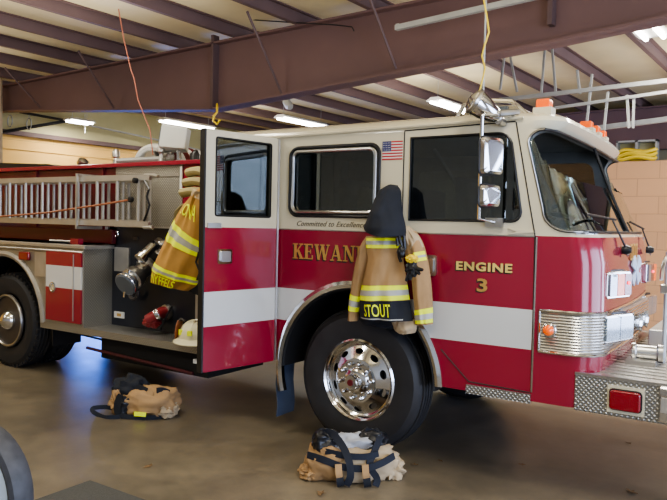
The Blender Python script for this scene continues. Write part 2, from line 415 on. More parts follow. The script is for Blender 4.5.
# main roof beam (tapered I section) at yb = 1.5
YB = 1.5
def beam(name, y, stations, flw=0.20, ft=0.022):
    mb = MB()
    for (xa, ba, ta), (xb, bb, tb) in zip(stations[:-1], stations[1:]):
        mb.prism([(xa, ba), (xb, bb), (xb, tb), (xa, ta)], 'y', y - .008, y + .008)
        mb.prism([(xa, ba), (xb, bb), (xb, bb + ft), (xa, ba + ft)], 'y', y - flw/2, y + flw/2)
        mb.prism([(xa, ta - ft), (xb, tb - ft), (xb, tb), (xa, ta)], 'y', y - flw/2, y + flw/2)
    return mb
st = [(XL, 3.50, 3.82), (-8.21, 3.42, 3.82), (-3.15, 3.03, 3.82), (0.94, 3.25, 3.82), (1.75, 3.31, 3.82), (XR, 3.55, 3.82)]
bm_ = beam('main', YB, st)
struct('trim_3', bm_, 'beam')
mb = MB()
for xs in (-3.15,): mb.box(xs - .012, xs + .03, YB - .10, YB - .008, 3.03, 3.9)
mb.box(0.86, .90, YB - .1, YB - .008, 3.40, 3.82)
struct('trim_4', mb, 'purlin')
st2 = [(XL, 3.1, 3.82), (XR, 3.1, 3.82)]
struct('trim_5', beam('end', 8.3, st2), 'beam')
# flange braces: V shaped pairs from purlins down to the lower flange
mb = MB()
for xs, zb in ((-5.05, 3.17), (-2.05, 3.08), (-0.6, 3.18), (-6.9, 3.34)):
    mb.tube([(xs, YB - .09, zb + .03), (xs - .02, YB - 0.62, 3.86)], 0.014, 6)
    mb.tube([(xs, YB + .09, zb + .03), (xs + .02, YB + 0.62, 3.86)], 0.014, 6)
struct('trim_6', mb, 'purlin')
# purlins
k = 7
for i in range(-7, 10):
    xp = -2.75 + 0.93 * i
    if xp < XL + .1: continue
    pm = MB()
    pm.box(xp - .006, xp + .006, YN, YF, 3.83, ZC)
    pm.box(xp - .05, xp + .006, YN, YF, 3.82, 3.832)
    pm.box(xp - .006, xp + .05, YN, YF, ZC - .012, ZC)
    struct('trim_%d' % k, pm, 'purlin'); k += 1

# ------------------------------------------------------------------ ceiling fixtures
def fixture(xb, yb, z, L=1.2, label='', group='fluorescent shop lights under the roof'):
    t = thing('ceiling_light', label, 'ceiling light', BR @ Vector((xb, yb, z)), group); t.rotation_euler = (0, 0, BY)
    part('housing', MB().prism([(-.15, 0), (.15, 0), (.07, .05), (-.07, .05)], 'y', -L/2, L/2), 'fixture', t, local=True, smooth=None)
    for s in (-.08, .08):
        part('tube', MB().tube([(s, -L/2 + .03, -.018), (s, L/2 - .03, -.018)], .022, 8), 'tube', t, local=True)
    for s in (-L/2 + .1, L/2 - .1):
        part('hanger', MB().tube([(0, s, .05), (0, s, ZC - z)], .004, 5), 'galv', t, local=True)
    ld = bpy.data.lights.new('fluorescent_glow', 'AREA'); ld.shape = 'RECTANGLE'; ld.size = .3; ld.size_y = L; ld.energy = 28; ld.color = (1.0, 0.95, 0.84)
    lo = bpy.data.objects.new('fluorescent_glow', ld); link(lo, t); lo.location = (0, 0, -.05)
    return t
fixture(-5.35, 5.75, 3.62, 1.3, 'lit fluorescent fixture above the crew window, left of the two behind the cab roof')
fixture(-2.15, 5.65, 3.62, 1.3, 'lit fluorescent fixture just left of the chrome spotlight above the cab')
fixture(1.33, 2.75, 3.62, .7, 'lit fluorescent fixture at top right corner, left tube pair beneath the beam')
fixture(1.74, 2.85, 3.62, .7, 'lit fluorescent fixture cut by the right edge of the photo, beneath the beam')
fixture(-7.6, 4.9, 3.62, 1.3, 'lit fluorescent fixture beyond the white lamp on the pump deck')
fixture(-9.0 + .5, 3.1, 3.5, .5, 'small distant light at the far left under the beam')

# overhead door tracks, hangers, conduit
def rail(name, pts, r, m_, label, cat, sq=True):
    mb = MB()
    for a, b_ in zip(pts[:-1], pts[1:]):
        a = Vector(a); b_ = Vector(b_)
        d = (b_ - a).normalized(); side = d.cross(Vector((0, 0, 1))).normalized(); up = side.cross(d)
        mb.loft([[p + side*i*r + up*j*r for i, j in ((-1,-1),(1,-1),(1,1),(-1,1))] for p in (a, b_)])
    o = part(name, mb, m_, None, smooth=None); tag(o, label, cat); return o
A0 = BR @ atb(398, 113, y=3.6); A1 = BR @ atb(700, 77, y=3.6)
tr = thing('door_track', 'galvanised overhead door track pair crossing behind the amber roof lamps', 'rail', A0)
def seg(a, b_, r): 
    mb = MB(); a = Vector(a); b_ = Vector(b_); d = (b_ - a).normalized(); side = d.cross(Vector((0, 0, 1)))
    if side.length < .05: side = Vector((1, 0, 0))
    side.normalize(); up = side.cross(d)
    return mb.loft([[p + side*i*r + up*j*r for i, j in ((-1,-1),(1,-1),(1,1),(-1,1))] for p in (a, b_)])
part('track', seg(BR @ atb(500, 100, y=3.6), A1, .022), 'galv', tr, smooth=None)
part('track', seg(BR @ atb(555, 108, y=3.6) , BR @ atb(700, 87, y=3.6), .016), 'galv', tr, smooth=None)
for (u1, v1, u2, v2) in ((545, 47, 541, 97), (552, 47, 556, 96), (505, 52, 500, 90), (510, 55, 517, 92), (577, 70, 580, 94), (592, 74, 586, 130), (608, 92, 604, 130), (627, 95, 629, 128), (634, 98, 633, 128)):
    part('hanger', seg(BR @ atb(u1, v1, y=3.62), BR @ atb(u2, v2, y=3.62), .012), 'galv', tr, smooth=None)
part('lower_track', seg(BR @ atb(560, 133, y=4.2), BR @ atb(700, 115, y=4.2), .028), 'galv', tr, smooth=None)
tr2 = thing('door_track', 'long galvanised channel running in front of the brown beam at the top', 'rail', BR @ atb(396, 28, y=1.0))
part('channel', seg(BR @ atb(396, 28, y=1.0), BR @ atb(560, -9, y=1.0), .022), 'galv', tr2, smooth=None)
part('end_bracket', seg(BR @ atb(398, 24, y=1.02), BR @ atb(398, 30, y=1.02), .016), 'galv', tr2, smooth=None)
# hanging rod with yellow cord above the cab
p0 = at(482.5, -30, y=.6); p1 = at(483, 97, y=.6)
rd = tag(part('hanging_conduit', MB().tube([(p1.x, p1.y, 4.0), (p1.x, p1.y, p1.z)], .008, 6), 'galv'), 'thin galvanised conduit dropping from the roof above the chrome spotlight', 'conduit')
pts = []
for u, v in ((484, -30), (484, 0), (487, 18), (489, 32), (485, 44), (482, 56), (485, 68), (483, 78), (480, 90), (476, 97)):
    pts.append(at(u, v, y=.45))
fine = []
for a, b_ in zip(pts[:-1], pts[1:]): fine += [a.lerp(b_, t/3) for t in range(3)]
tag(part('power_cord', MB().tube(fine, .007, 6), 'yellow'), 'coiled yellow shore power cord hanging beside the conduit above the cab', 'cord')
# red drop line at left
pts = [at(u, v, y=.5) for u, v in ((112, -40), (117, 0), (124, 40), (131, 70), (134, 78), (138, 100), (150, 130), (153, 155))]
rl = tag(part('drop_line', MB().tube(pts, .006, 6), 'redcord'), 'thin red rope hanging in front of the beam down to the pump deck', 'rope')
tag(part('reel_hook', MB().tube([at(217, 104, y=1.3), at(217, 112, y=1.0), at(214, 116, y=.9), at(213, 121, y=.9), at(217, 124, y=.9), at(220, 120, y=.9)], .012, 6), 'yellow'), 'yellow hook dangling above the open crew door', 'hook')
# cable under ceiling across the beam front and sprinkler pipe at left
pp = [BR @ atb(u, v, x=XL + .35) for u, v in ((68, 121), (140, 136), (200, 150))]
pi = thing('gas_pipe', 'dark pipe and strut hanging under the roof along the left wall', 'pipe', pp[0])
part('pipe', MB().tube(pp, .02, 6), 'galv', pi)
part('strut', MB().tube([BR @ atb(2, 132, x=XL + .3), BR @ atb(66, 121, x=XL + .4)], .03, 6), 'black', pi)
part('strut', MB().tube([BR @ atb(20, 112, x=XL + .6), BR @ atb(80, 123, x=XL + .4)], .025, 6), 'black', pi)
for u, v in ((10, 121), (29, 124)):
    c = BR @ atb(u, v, x=XL + .6)
    part('clevis', MB().tube([c + Vector((.07*math.cos(a), 0, .10*math.sin(a))) for a in [2*PI*i/12 for i in range(12)]], .01, 5, closed=True), 'galv', pi)
for u, v0, v1 in ((29, 90, 118), (85, 114, 133)):
    part('hanger_rod', MB().tube([BR @ atb(u, v0, x=XL + .5), BR @ atb(u, v1, x=XL + .5)], .007, 5), 'galv', pi)
tag(part('column_guard', MB().tube([BR @ atb(-1, 75, y=1.3), BR @ Vector((atb(1, 135, y=1.3).x, 1.3, 0))], .05, 8), 'tanpale'), 'slim tan upright post at the extreme left edge of the photo', 'post')
# unit on the beam: small junction cable hooks
cab_pts = [BR @ atb(u, v, y=YB - .14) for u, v in ((150, 12), (240, 19), (300, 23), (337, 25), (352, 27), (354, 31))]
tag(part('ceiling_cable', MB().tube(cab_pts, .006, 5), 'black'), 'thin dark cable strung across the purlins in front of the beam', 'cable')
# unit heater behind the beam
uc = BR @ atb(288, 104, y=5)
uh = thing('security_camera', 'small grey device on a bracket under the roof above the crew window', 'camera', uc)
part('body', MB().lathe([(.02, -.12), (.07, -.1), (.08, .05), (.05, .12)], uc, (.6, -.3, -.5), 12), 'galv', uh)
part('bracket', MB().tube([uc, Vector((uc.x + .05, uc.y, ZC))], .02, 6), 'galv', uh)
# hose coil and box on the partition
hb = BR @ atb(637, 160, y=7.07); hb.z = 2.79
hc = thing('hose_coil', 'yellow hose coiled on top of the tan block wall', 'hose', hb)
for q in range(3):
    part('coil', MB().tube([hb + Vector((.26*math.cos(a), .06*math.sin(a), .05 + .055*q + .02*math.sin(3*a + q))) for a in [2*PI*i/20 for i in range(20)]], .03, 6, closed=True), 'yellow', hc)
bx = BR @ atb(634, 158, y=7.07)
rk = thing('storage_crate', 'pale open crate on top of the block wall behind the yellow hose', 'crate', (bx.x, bx.y + .25, 2.79))
q = Vector((bx.x, bx.y + .25, 2.79))
part('crate_frame', MB().box(q.x-.3, q.x+.3, q.y-.1, q.y+.1, q.z, q.z+.03).box(q.x-.3, q.x+.3, q.y-.1, q.y+.1, q.z+.32, q.z+.35).box(q.x-.3, q.x-.27, q.y-.1, q.y+.1, q.z, q.z+.35).box(q.x+.27, q.x+.3, q.y-.1, q.y+.1, q.z, q.z+.35).box(q.x-.02, q.x+.02, q.y-.1, q.y+.1, q.z, q.z+.35), 'galv', rk, smooth=None)
part('crate_back', MB().box(q.x-.28, q.x+.28, q.y+.08, q.y+.1, q.z, q.z+.33), 'olive', rk, smooth=None)

# ==================================================================  FIRE ENGINE
W = 2.30
ENG = thing('fire_engine', 'red and cream custom cab fire engine with white belt stripe, filling the bay', 'fire engine', (0, 0, 0))
XREAR = -1.58
SKEW = .036
def outline(z, xf, yi, rc, bow, inset=0.0, xr=XREAR, narc=7, nb=9):
    pts = [Vector((xr + inset, yi + inset, z))]
    for t in (0.25, .5, .75): pts.append(Vector((xr + (xf - rc - xr) * t, yi + inset, z)))
    y0 = yi + inset; y1 = W - yi - inset; xf = xf - inset
    for k in range(narc + 1):
        a = -PI/2 + .5*PI*k/narc; pts.append(Vector((xf - rc + rc*math.cos(a), y0 + rc + rc*math.sin(a), z)))
    for k in range(1, nb): pts.append(Vector((xf, y0 + rc + (y1 - y0 - 2*rc) * k/nb, z)))
    for k in range(narc + 1):
        a = .5*PI*k/narc; pts.append(Vector((xf - rc + rc*math.cos(a), y1 - rc + rc*math.sin(a), z)))
    for t in (.75, .5, .25): pts.append(Vector((xr + (xf - rc - xr) * t, y1, z)))
    pts.append(Vector((xr + inset, y1, z)))
    for p in pts:
        if p.x > 1.2: p.x += (bow * (1 - ((p.y - W/2) / (W/2))**2) - SKEW * max(p.y, 0)) * min(1, (p.x - 1.2) / .3)
    return pts
PROF = [(.60, 1.70, 0, .17), (.66, 1.715, 0, .17), (1.0, 1.725, 0, .17), (1.5, 1.715, 0, .17), (1.667, 1.685, 0, .17), (1.71, 1.655, 0, .17), (2.0, 1.525, 0, .17), (2.35, 1.39, 0, .17),
        (2.375, 1.43, 0, .18), (2.405, 1.455, 0, .19), (2.435, 1.44, .012, .20), (2.465, 1.38, .05, .22), (2.49, 1.26, .14, .25), (2.51, 1.05, .36, .28)]
BOW = .045
def prof_at(z):
    for a, b in zip(PROF[:-1], PROF[1:]):
        if a[0] <= z <= b[0]:
            t = (z - a[0]) / (b[0] - a[0]); return [a[i] + (b[i] - a[i]) * t for i in range(1, 4)]
    return list(PROF[0][1:]) if z < PROF[0][0] else list(PROF[-1][1:])
def ring(z, off=0.0, sl=None):
    xf, yi, rc = prof_at(z)
    return outline(z, xf + off, yi - off, rc + off, BOW)
body = MB().loft([outline(z, xf, yi, rc, BOW) for z, xf, yi, rc in PROF]).mesh('cab', ['cab', 'interior', 'under'])
inn = MB(); inn.mi = 1
inn.loft([outline(z, prof_at(z)[0], prof_at(z)[1], prof_at(z)[2], BOW, inset=.05) for z in (1.30, 1.5, 1.667, 2.0, 2.35, 2.44)])
inner = inn.mesh('inner', ['cab', 'interior', 'under'])
cuts = [inner]
AX, AZ, AR = -0.02, 0.56, 0.685
for a, b in ((-.4, .75), (W - .75, W + .4)):
    c = MB(); c.mi = 2; c.lathe([(AR, 0), (AR, b - a)], (AX, a, AZ), (0, 1, 0), 48)
    cuts.append(c.mesh('c', ['cab', 'interior', 'under']))
    c = MB(); c.mi = 2; c.box(AX - AR, AX + AR - .002, a, b, -.2, AZ); cuts.append(c.mesh('c', ['cab', 'interior', 'under']))
w2 = rrect(-.635, .150, 1.785, 2.292, .06)
def w3poly(o=0.0):
    r = []
    x0, x1, z0, z1 = .411 + o, 1.225 - o, 1.752 + o, 2.338 - o
    r += [(x0, z1), (x0, z0)]
    for k in range(5): a = -PI/2 + .5*PI*k/4; r.append((x1 - .06 + .06*math.cos(a), z0 + .06 + .06*math.sin(a)))
    for k in range(6): a = .5*PI*k/5; r.append((x1 - .07 - .10 + .10*math.cos(a), z1 - .10 + .10*math.sin(a)))
    return r
w3 = w3poly()
for poly in (w2, w3):
    for a, b in ((-.3, .3), (W - .3, W + .3)):
        c = MB(); c.mi = 1; c.prism(poly, 'y', a, b); cuts.append(c.mesh('c', ['cab', 'interior', 'under']))
# wrap-round windshield opening, seen from the side
def wspoly(o=0.0):
    r = []
    x0t, x0b, z0, z1 = 1.255 + o, 1.362 + o, 1.70 + o, 2.345 - o
    r.append((3.0, z0))
    for k in range(7): a = 1.5*PI - .5*PI*k/6; r.append((x0b + .16 + .16*math.cos(a), z0 + .14 + .14*math.sin(a)))
    for k in range(6): a = PI - .5*PI*k/5; r.append((x0t + .10 + .10*math.cos(a), z1 - .08 + .08*math.sin(a)))
    r.append((3.0, z1)); return r
c = MB(); c.mi = 1; c.prism(wspoly(), 'y', -1, 4); cuts.append(c.mesh('c', ['cab', 'interior', 'under']))
# crew door opening
c = MB(); c.mi = 1; c.prism(rrect(-1.50, -.80, .66, 2.36, .04), 'y', -.3, .5); cuts.append(c.mesh('c', ['cab', 'interior', 'under']))
cab = part_mesh('cab_body', boolean(body, cuts), ENG, 28)

# glass shell cut to the windshield shape
g_out = MB().loft([outline(z, prof_at(z)[0], prof_at(z)[1], prof_at(z)[2], BOW, inset=.012) for z in (1.66, 2.0, 2.352)]).mesh('g', ['wsglass'])
g_in = MB().loft([outline(z, prof_at(z)[0], prof_at(z)[1], prof_at(z)[2], BOW, inset=.018) for z in (1.6, 2.0, 2.40)]).mesh('g', ['wsglass'])
g1 = boolean(g_out, [g_in])
g2 = boolean(g1, [MB().prism(wspoly(-.004), 'y', -1, 4).mesh('g', ['wsglass'])], 'INTERSECT')
ws = part_mesh('windshield', g2, ENG, 40)
# gasket around the windshield
wp = wspoly()[1:-1]
ga = [Vector((x, -.002, z)) for x, z in wp]
def fr(z, off=.004): return [p for p in ring(z, off) if p.x > 1.30]
bot = fr(1.70); top = fr(2.345)
bot = [p for p in bot if p.x > wp[0][0] + .01 ]; top = [p for p in top if p.x > wp[-1][0] + .01]
far = [Vector((x, W + .002, z)) for x, z in wp]
path = ga[::-1] + bot + far + top[::-1]
part('windshield_gasket', MB().tube(path, .009, 8, closed=True), 'gasket', ws)
part('windshield_bead', MB().tube([p + Vector((0, -.005 if p.y < W/2 else .005, 0)) for p in path], .0055, 6, closed=True), 'steel', ws)
part('windshield_trim', MB().tube([p + Vector((0, -.004 if p.y < .1 else 0, .012 if p.z > 2.2 else -.012)) for p in bot], .006, 6), 'chrome', ws)
def surf_x(y, z, off=0.0):
    xf, yi, rc = prof_at(z); y = min(max(y, 0.0), W)
    x = xf
    if y < yi + rc: x = xf - rc + math.sqrt(max(rc*rc - (rc + yi - y)**2, 0))
    if y > W - yi - rc: x = xf - rc + math.sqrt(max(rc*rc - (y - W + rc + yi)**2, 0))
    return x + BOW * (1 - ((y - W/2)/(W/2))**2) - SKEW * y + off
part('windshield_divider', MB().tube([(surf_x(W/2, z, .004), W/2, z) for z in (1.70, 1.9, 2.1, 2.345)], .012, 8), 'gasket', ws)

# side windows: glass, frames
wf = part('crew_window', MB().prism(rrect(-.635, .150, 1.785, 2.292, .06), 'y', .012, .018), 'glass', ENG)
o_ = [Vector((x, -.006, z)) for x, z in rrect(-.648, .162, 1.772, 2.305, .075)]
part('window_frame', MB().tube(o_, .013, 8, closed=True), 'gasket', wf)
o_ = [Vector((x, -.010, z)) for x, z in rrect(-.618, .132, 1.802, 2.275, .055)]
part('inner_trim', MB().tube(o_, .014, 8, closed=True), 'steel', wf)
part('window_latch', MB().tube([(-.205, .03, 2.12), (-.19, .03, 2.14), (-.185, .03, 2.08), (-.18, .03, 2.05)], .008, 6), 'chrome', wf)
part('centre_post', MB().box(-.262, -.246, .02, .035, 1.79, 2.29), 'gasket', wf)
dwi = part('driver_window', MB().prism(w3poly(), 'y', .012, .018), 'glass', ENG)
part('window_gasket', MB().tube([Vector((x, -.003, z)) for x, z in w3poly(.004)], .009, 8, closed=True), 'gasket', dwi)
part('vent_post', MB().box(.985, 1.0, .02, .035, 1.76, 2.335), 'tanpale', dwi)
for s in (1,):
    part('crew_window', MB().prism(w2, 'y', W - .018, W - .012), 'glass', ENG)
    part('driver_window', MB().prism(w3, 'y', W - .018, W - .012), 'glass', ENG)
# door seams on the driver's door
def seam(pts, name='door_seam', r=.0045, m_='shadow', p=ENG): return part(name, MB().tube([Vector((x, -.001, z)) for x, z in pts], r, 6), m_, p)
seam([(1.17, 2.40), (1.21, 2.2), (1.27, 1.9), (1.318, 1.667), (1.322, 1.3), (1.326, .66)])
part('front_seam_trim', MB().box(1.326, 1.336, -.008, .004, .66, 1.66), 'chrome', ENG)
seam([(.36, 2.385), (.36, 1.667), (.36, 1.22)])
seam([(.36, 2.388), (1.165, 2.405)])
seam([(.69, .86), (.90, .665), (1.32, .655)])
seam([(-.79, 2.40), (-.79, .64)])
part('belt_moulding', MB().box(-.78, 1.315, -.004, .002, 1.659, 1.667), 'steel', ENG)
part('arrow_moulding', MB().prism([(1.14, 1.672), (1.325, 1.69), (1.14, 1.712), (1.20, 1.69)], 'y', -.012, 0), 'cream', ENG)
# gutter
part('rain_gutter', MB().tube([(-1.55, -.012, 2.385), (-.8, -.014, 2.398), (.3, -.016, 2.412), (1.22, -.014, 2.425)], .010, 6), 'cream', ENG)
# fender trim round the front wheel
def arch(cx, cz, r, y0, y1, a0, a1, th, name, m_, p, n=36):
    mb = MB(); rings = []
    for k in range(n + 1):
        a = math.radians(a0 + (a1 - a0) * k / n); c, s = math.cos(a), math.sin(a)
        rings.append([Vector((cx + c*rr, y, cz + s*rr)) for rr, y in ((r, y0), (r + th*.5, y0 - .012), (r + th, y0), (r + th, y1), (r, y1))])
    return part(name, mb.loft(rings), m_, p)
arch(AX, AZ, AR - .01, -.008, .03, 3, 197, .055, 'fender_trim', 'chrome', ENG)
arch(AX, AZ, AR - .03, .0, .5, 0, 180, .02, 'wheel_well_liner', 'under', ENG)
# belt lettering
kz0, kz1 = at(293, 258.3, y=0).z, at(293, 243.2, y=0).z; kx0, kx1 = at(293, 250, y=0).x, at(355.5, 253, y=0).x
kh = kz1 - kz0; ksx = (kx1 - kx0)/(4.62*kh)
lt = MB(); serif_text(lt, 'KEWANEE', kh, kx0, -.002, kz0, sx=ksx, gap=.05)
KW = part('gold_lettering', lt, 'gold', ENG, smooth=None, label='gold serif letters KEWANEE')
lt = MB(); serif_text(lt, 'KEWANEE', kh, kx0, .0005, kz0, sx=ksx, gap=.05, dx=-.010, dz=-.011)
part('letter_shadow', lt, 'shadow', KW, smooth=None)
def fit_text(txt, x0, x1, z0, z1, y, bold, spacing=1.05, depth=.0015, dx=0, dz=0):
    mb = text_bm(MB(), txt, 1.0, (0, 0, 0), (1, 0, 0), (0, 0, 1), bold=bold, spacing=spacing, depth=depth/1.0)
    xs = [v.co.x for v in mb.bm.verts]; zs_ = [v.co.z for v in mb.bm.verts]; a, b_, c_, d = min(xs), max(xs), min(zs_), max(zs_)
    for v in mb.bm.verts: v.co = Vector((x0 + (v.co.x - a)/(b_ - a)*(x1 - x0) + dx, y + v.co.y, z0 + (v.co.z - c_)/(d - c_)*(z1 - z0) + dz))
    return mb
ex0, ex1, ez0, ez1 = at(456.3, 268, y=0).x, at(512.5, 268, y=0).x, at(456.3, 269.8, y=0).z, at(456.3, 261, y=0).z
EN = part('gold_lettering', fit_text('ENGINE', ex0, ex1, ez0, ez1, -.003, .035, 1.12), 'goldlite', ENG, smooth=None, label='gold block letters ENGINE 3')
part('letter_shadow', fit_text('ENGINE', ex0, ex1, ez0, ez1, -.0012, .045, 1.12, .001, -.008, -.008), 'shadow', EN, smooth=None)
nx0, nx1, nz0, nz1 = at(477, 285, y=0).x, at(487.5, 285, y=0).x, at(482, 291.8, y=0).z, at(482, 278.5, y=0).z
part('numeral', fit_text('3', nx0, nx1, nz0, nz1, -.003, .02), 'gold', EN, smooth=None)
part('numeral_shadow', fit_text('3', nx0, nx1, nz0, nz1, -.0012, .035, 1, .001, -.008, -.008), 'shadow', EN, smooth=None)
part('script_lettering', text_bm(MB(), 'Committed to Excellence', .058, (-.585, -.002, 1.692), (1, 0, 0), (0, 0, 1), sx=1.0, shear=.45, spacing=1.06), 'script', ENG, smooth=None)
# flag decal
fx, fz, fw, fh = .183, 2.185, .165, .135
fl = part('flag_decal', MB().box(fx, fx + fw, -.002, 0, fz, fz + fh), 'flagwhite', ENG, smooth=None, label='small stars and stripes decal')
mb = MB()
for i in range(7): mb.box(fx, fx + fw, -.0035, -.002, fz + fh * (2*i)/13, fz + fh * (2*i + 1)/13)
part('stripes', mb, 'flagred', fl, smooth=None)
part('canton', MB().box(fx, fx + fw*.44, -.005, -.0035, fz + fh*6/13, fz + fh), 'flagblue', fl, smooth=None)
mb = MB()
for i in range(5):
    for j in range(4):
        cx_, cz_ = fx + fw*.44*(i+.6)/5.4, fz + fh*(6/13 + 7/13*(j + .6)/4.4)
        mb.poly3([(cx_ + .0045*math.cos(PI/2 + a*PI/5)*(1 if a % 2 == 0 else .4), -.0056, cz_ + .0045*math.sin(PI/2 + a*PI/5)*(1 if a % 2 == 0 else .4)) for a in range(10)])
part('stars', mb, 'flagwhite', fl, smooth=None)
# driver's door handle
c = at(431, 265, y=-.0)
hd = part('door_handle', MB().prism(rrect(c.x-.05, c.x+.045, c.z-.075, c.z+.07, .02), 'y', -.012, .0), 'steel', ENG)
part('handle_lever', MB().prism(rrect(c.x-.03, c.x+.028, c.z-.055, c.z+.05, .015), 'y', -.03, -.012), 'chrome', hd)
# step plates
part('step_plate', MB().box(.885, 1.325, -.010, .02, .585, .645), 'treadv', ENG, smooth=None)
# ribbed trim wrapping the front
mb = MB(); rings = []
zt0, zt1, nr = .935, 1.19, 14
def trimpath(z, off):
    r = [p.copy() for p in ring(z, off) if p.x > 1.2 and not (p.y > W - .02 and p.x < 1.6)]
    pr = prof_at(z); start = Vector((1.366, -off, z))
    r = [start, Vector((1.45, -off, z))] + [p for p in r if p.x > 1.5]
    return r
zs = []
for i in range(nr):
    z0 = zt0 + (zt1 - zt0) * i/nr; dz = (zt1 - zt0)/nr
    zs += [(z0 + dz*.1, .004), (z0 + dz*.5, .010), (z0 + dz*.9, .004)]
mb.loft([trimpath(z, o) for z, o in zs], closed=False, cap=False)
tp = part('ribbed_trim', mb, 'steel', ENG, smooth=20)
for z in (zt0 - .004, zt1 + .004):
    part('trim_moulding', MB().tube(trimpath(z, .008), .009, 6), 'chrome', tp)
part('trim_moulding', MB().tube([(1.366, -.008, zt0), (1.366, -.008, zt1)], .007, 6), 'chrome', tp)
c = at(549, 330, y=-.01)
ml = part('corner_marker', MB().lathe([(.045, 0), (.045, .012), (.036, .018)], (c.x, 0, c.z), (0, -1, 0), 20), 'chrome', ENG)
part('amber_lens', MB().lathe([(.034, .016), (.032, .035), (.018, .048), (.001, .052)], (c.x, 0, c.z), (0, -1, 0), 20), 'amber', ml)

# front lamps in chrome housings: y centre, z centre
def lamp_box(name, y, z, hw, hh, d, kinds, label):
    rot = math.radians(-17 if y < 1 else -4); tf = Matrix.Translation((surf_x(y, z), y, 0)) @ Matrix.Rotation(rot, 4, 'Z') @ Matrix.Translation((-surf_x(y, z), -y, 0)); made = []
    x0 = surf_x(y, z) - .03; x1 = surf_x(y, z) + d
    h = part(name, MB().prism(rrect(y-hw, y+hw, z-hh, z+hh, .02), 'x', x0, x1), 'chrome', ENG, label=label, bevel=.004)
    part('bezel_gasket', MB().prism(rrect(y-hw-.008, y+hw+.008, z-hh-.008, z+hh+.008, .02), 'x', x0, x0 + .035), 'gasket', h)
    n = len(kinds); wd = (2*hw - .024)/n
    for i, kd in enumerate(kinds):
        ya = y - hw + .012 + wd*i
        part('lens', MB().prism(rrect(ya + .004, ya + wd - .004, z-hh+.014, z+hh-.014, .012), 'x', x1, x1 + .014), kd, h)
        if kd == 'redlens': part('bulb', MB().lathe([(.001, -.012), (.011, -.006), (.011, .006), (.001, .012)], (x1 + .016, ya + wd/2, z + .01), (1, 0, 0), 10), 'redlit', h)
    for o in [h] + list(h.children): o.data.transform(tf)
    return h
lamp_box('warning_lamp', .33, 1.365, .15, .085, .05, ('clear', 'amber', 'redlens'), 'chrome warning lamp with clear, amber and red lenses on the near side of the front')
lamp_box('warning_lamp', 1.97, 1.365, .15, .085, .05, ('clear', 'redlens', 'amber'), 'chrome warning lamp on the far side of the front')
lamp_box('headlamp', .33, 1.085, .185, .088, .05, ('clear', 'clear'), 'chrome twin headlamp on the near side of the front')
lamp_box('headlamp', 1.97, 1.085, .185, .088, .05, ('clear', 'clear'), 'chrome twin headlamp on the far side of the front')
# grille between headlamps
gx = surf_x(W/2, 1.06)
gr = part('grille', MB().prism(rrect(.62, 1.68, .955, 1.175, .02), 'x', gx - .05, gx + .018), 'steel', ENG)
mb = MB()
for i in range(9): mb.box(gx + .018, gx + .03, .64, 1.66, .965 + .023*i, .977 + .023*i)
part('grille_bars', mb, 'chrome', gr, smooth=None)
for y in (.85, 1.1): part('siren_horn', MB().lathe([(.03, 0), (.04, .03), (.065, .07), (.07, .075), (.045, .05), (.01, .03)], (gx + .03, y, 1.07), (1, 0, 0), 16), 'chrome', gr)
# emblem and number plate on the nose
ex = surf_x(1.0, 1.40, .004)
em = MB()
for a in range(4):
    t = PI/4 + a*PI/2
    c_, s_ = math.cos(t), math.sin(t)
    em.prism([(1.15 + 1.7*(c_*.02 - s_*.02), 1.42 + s_*.02 + c_*.02), (1.15 + 1.7*(c_*.11 - s_*.05), 1.42 + s_*.11 + c_*.05), (1.15 + 1.7*(c_*.12), 1.42 + s_*.12), (1.15 + 1.7*(c_*.11 + s_*.05), 1.42 + s_*.11 - c_*.05), (1.15 + 1.7*(c_*.02 + s_*.02), 1.42 + s_*.02 - c_*.02)], 'x', ex, ex + .012)
em.lathe([(.05, 0), (.05, .018), (.02, .022)], (ex, 1.15, 1.42), (1, 0, 0), 16)
part('cross_emblem', em, 'bluewhite', ENG, smooth=None, label='blue and silver four armed fire service emblem')
mb = MB()
for i in range(3):
    y = .93 + i*.095
    mb.prism([(y, 1.50), (y + .07, 1.50), (y + .07, 1.62), (y, 1.62), (y, 1.50), (y + .016, 1.516), (y + .016, 1.604), (y + .054, 1.604), (y + .054, 1.516), (y + .016, 1.516)], 'x', ex - .002, ex + .004)
part('gold_lettering', mb, 'gold', ENG, smooth=None, label='three gold characters on the nose')
# wipers
for (u0, v0, u1, v1, u2, v2, yy) in ((627, 250, 612, 219, 586, 214, .55), (650, 250, 642, 228, 630, 222, 1.65)):
    xs = surf_x(yy, 1.62, .03)
    pv = at(u0, v0, x=xs + .01); el = at(u1, v1, x=surf_x(yy, 1.8, .05)); bl = at(u2, v2, x=surf_x(yy, 1.85, .04))
    wpz = part('wiper', MB().tube([pv, el], [.009, .006], 6), 'gasket', ENG)
    part('wiper_blade', MB().tube([bl, el + (el - bl)*.15], .009, 6), 'gasket', wpz)
    part('wiper_motor', MB().lathe([(.03, -.03), (.035, 0), (.02, .03)], pv, (1, 0, 0), 12), 'black', wpz)
    part('wiper_pivot', MB().tube([pv + Vector((0, .02*math.cos(a) + .04, .025*math.sin(a) - .02)) for a in [2*PI*i/10 for i in range(10)]], .005, 5, closed=True), 'chrome', wpz)
    part('wiper_link', MB().tube([pv + Vector((0, 0, -.005)), pv + Vector((.0, .18, 0))], .006, 5), 'chrome', wpz)
# grab rail on nose

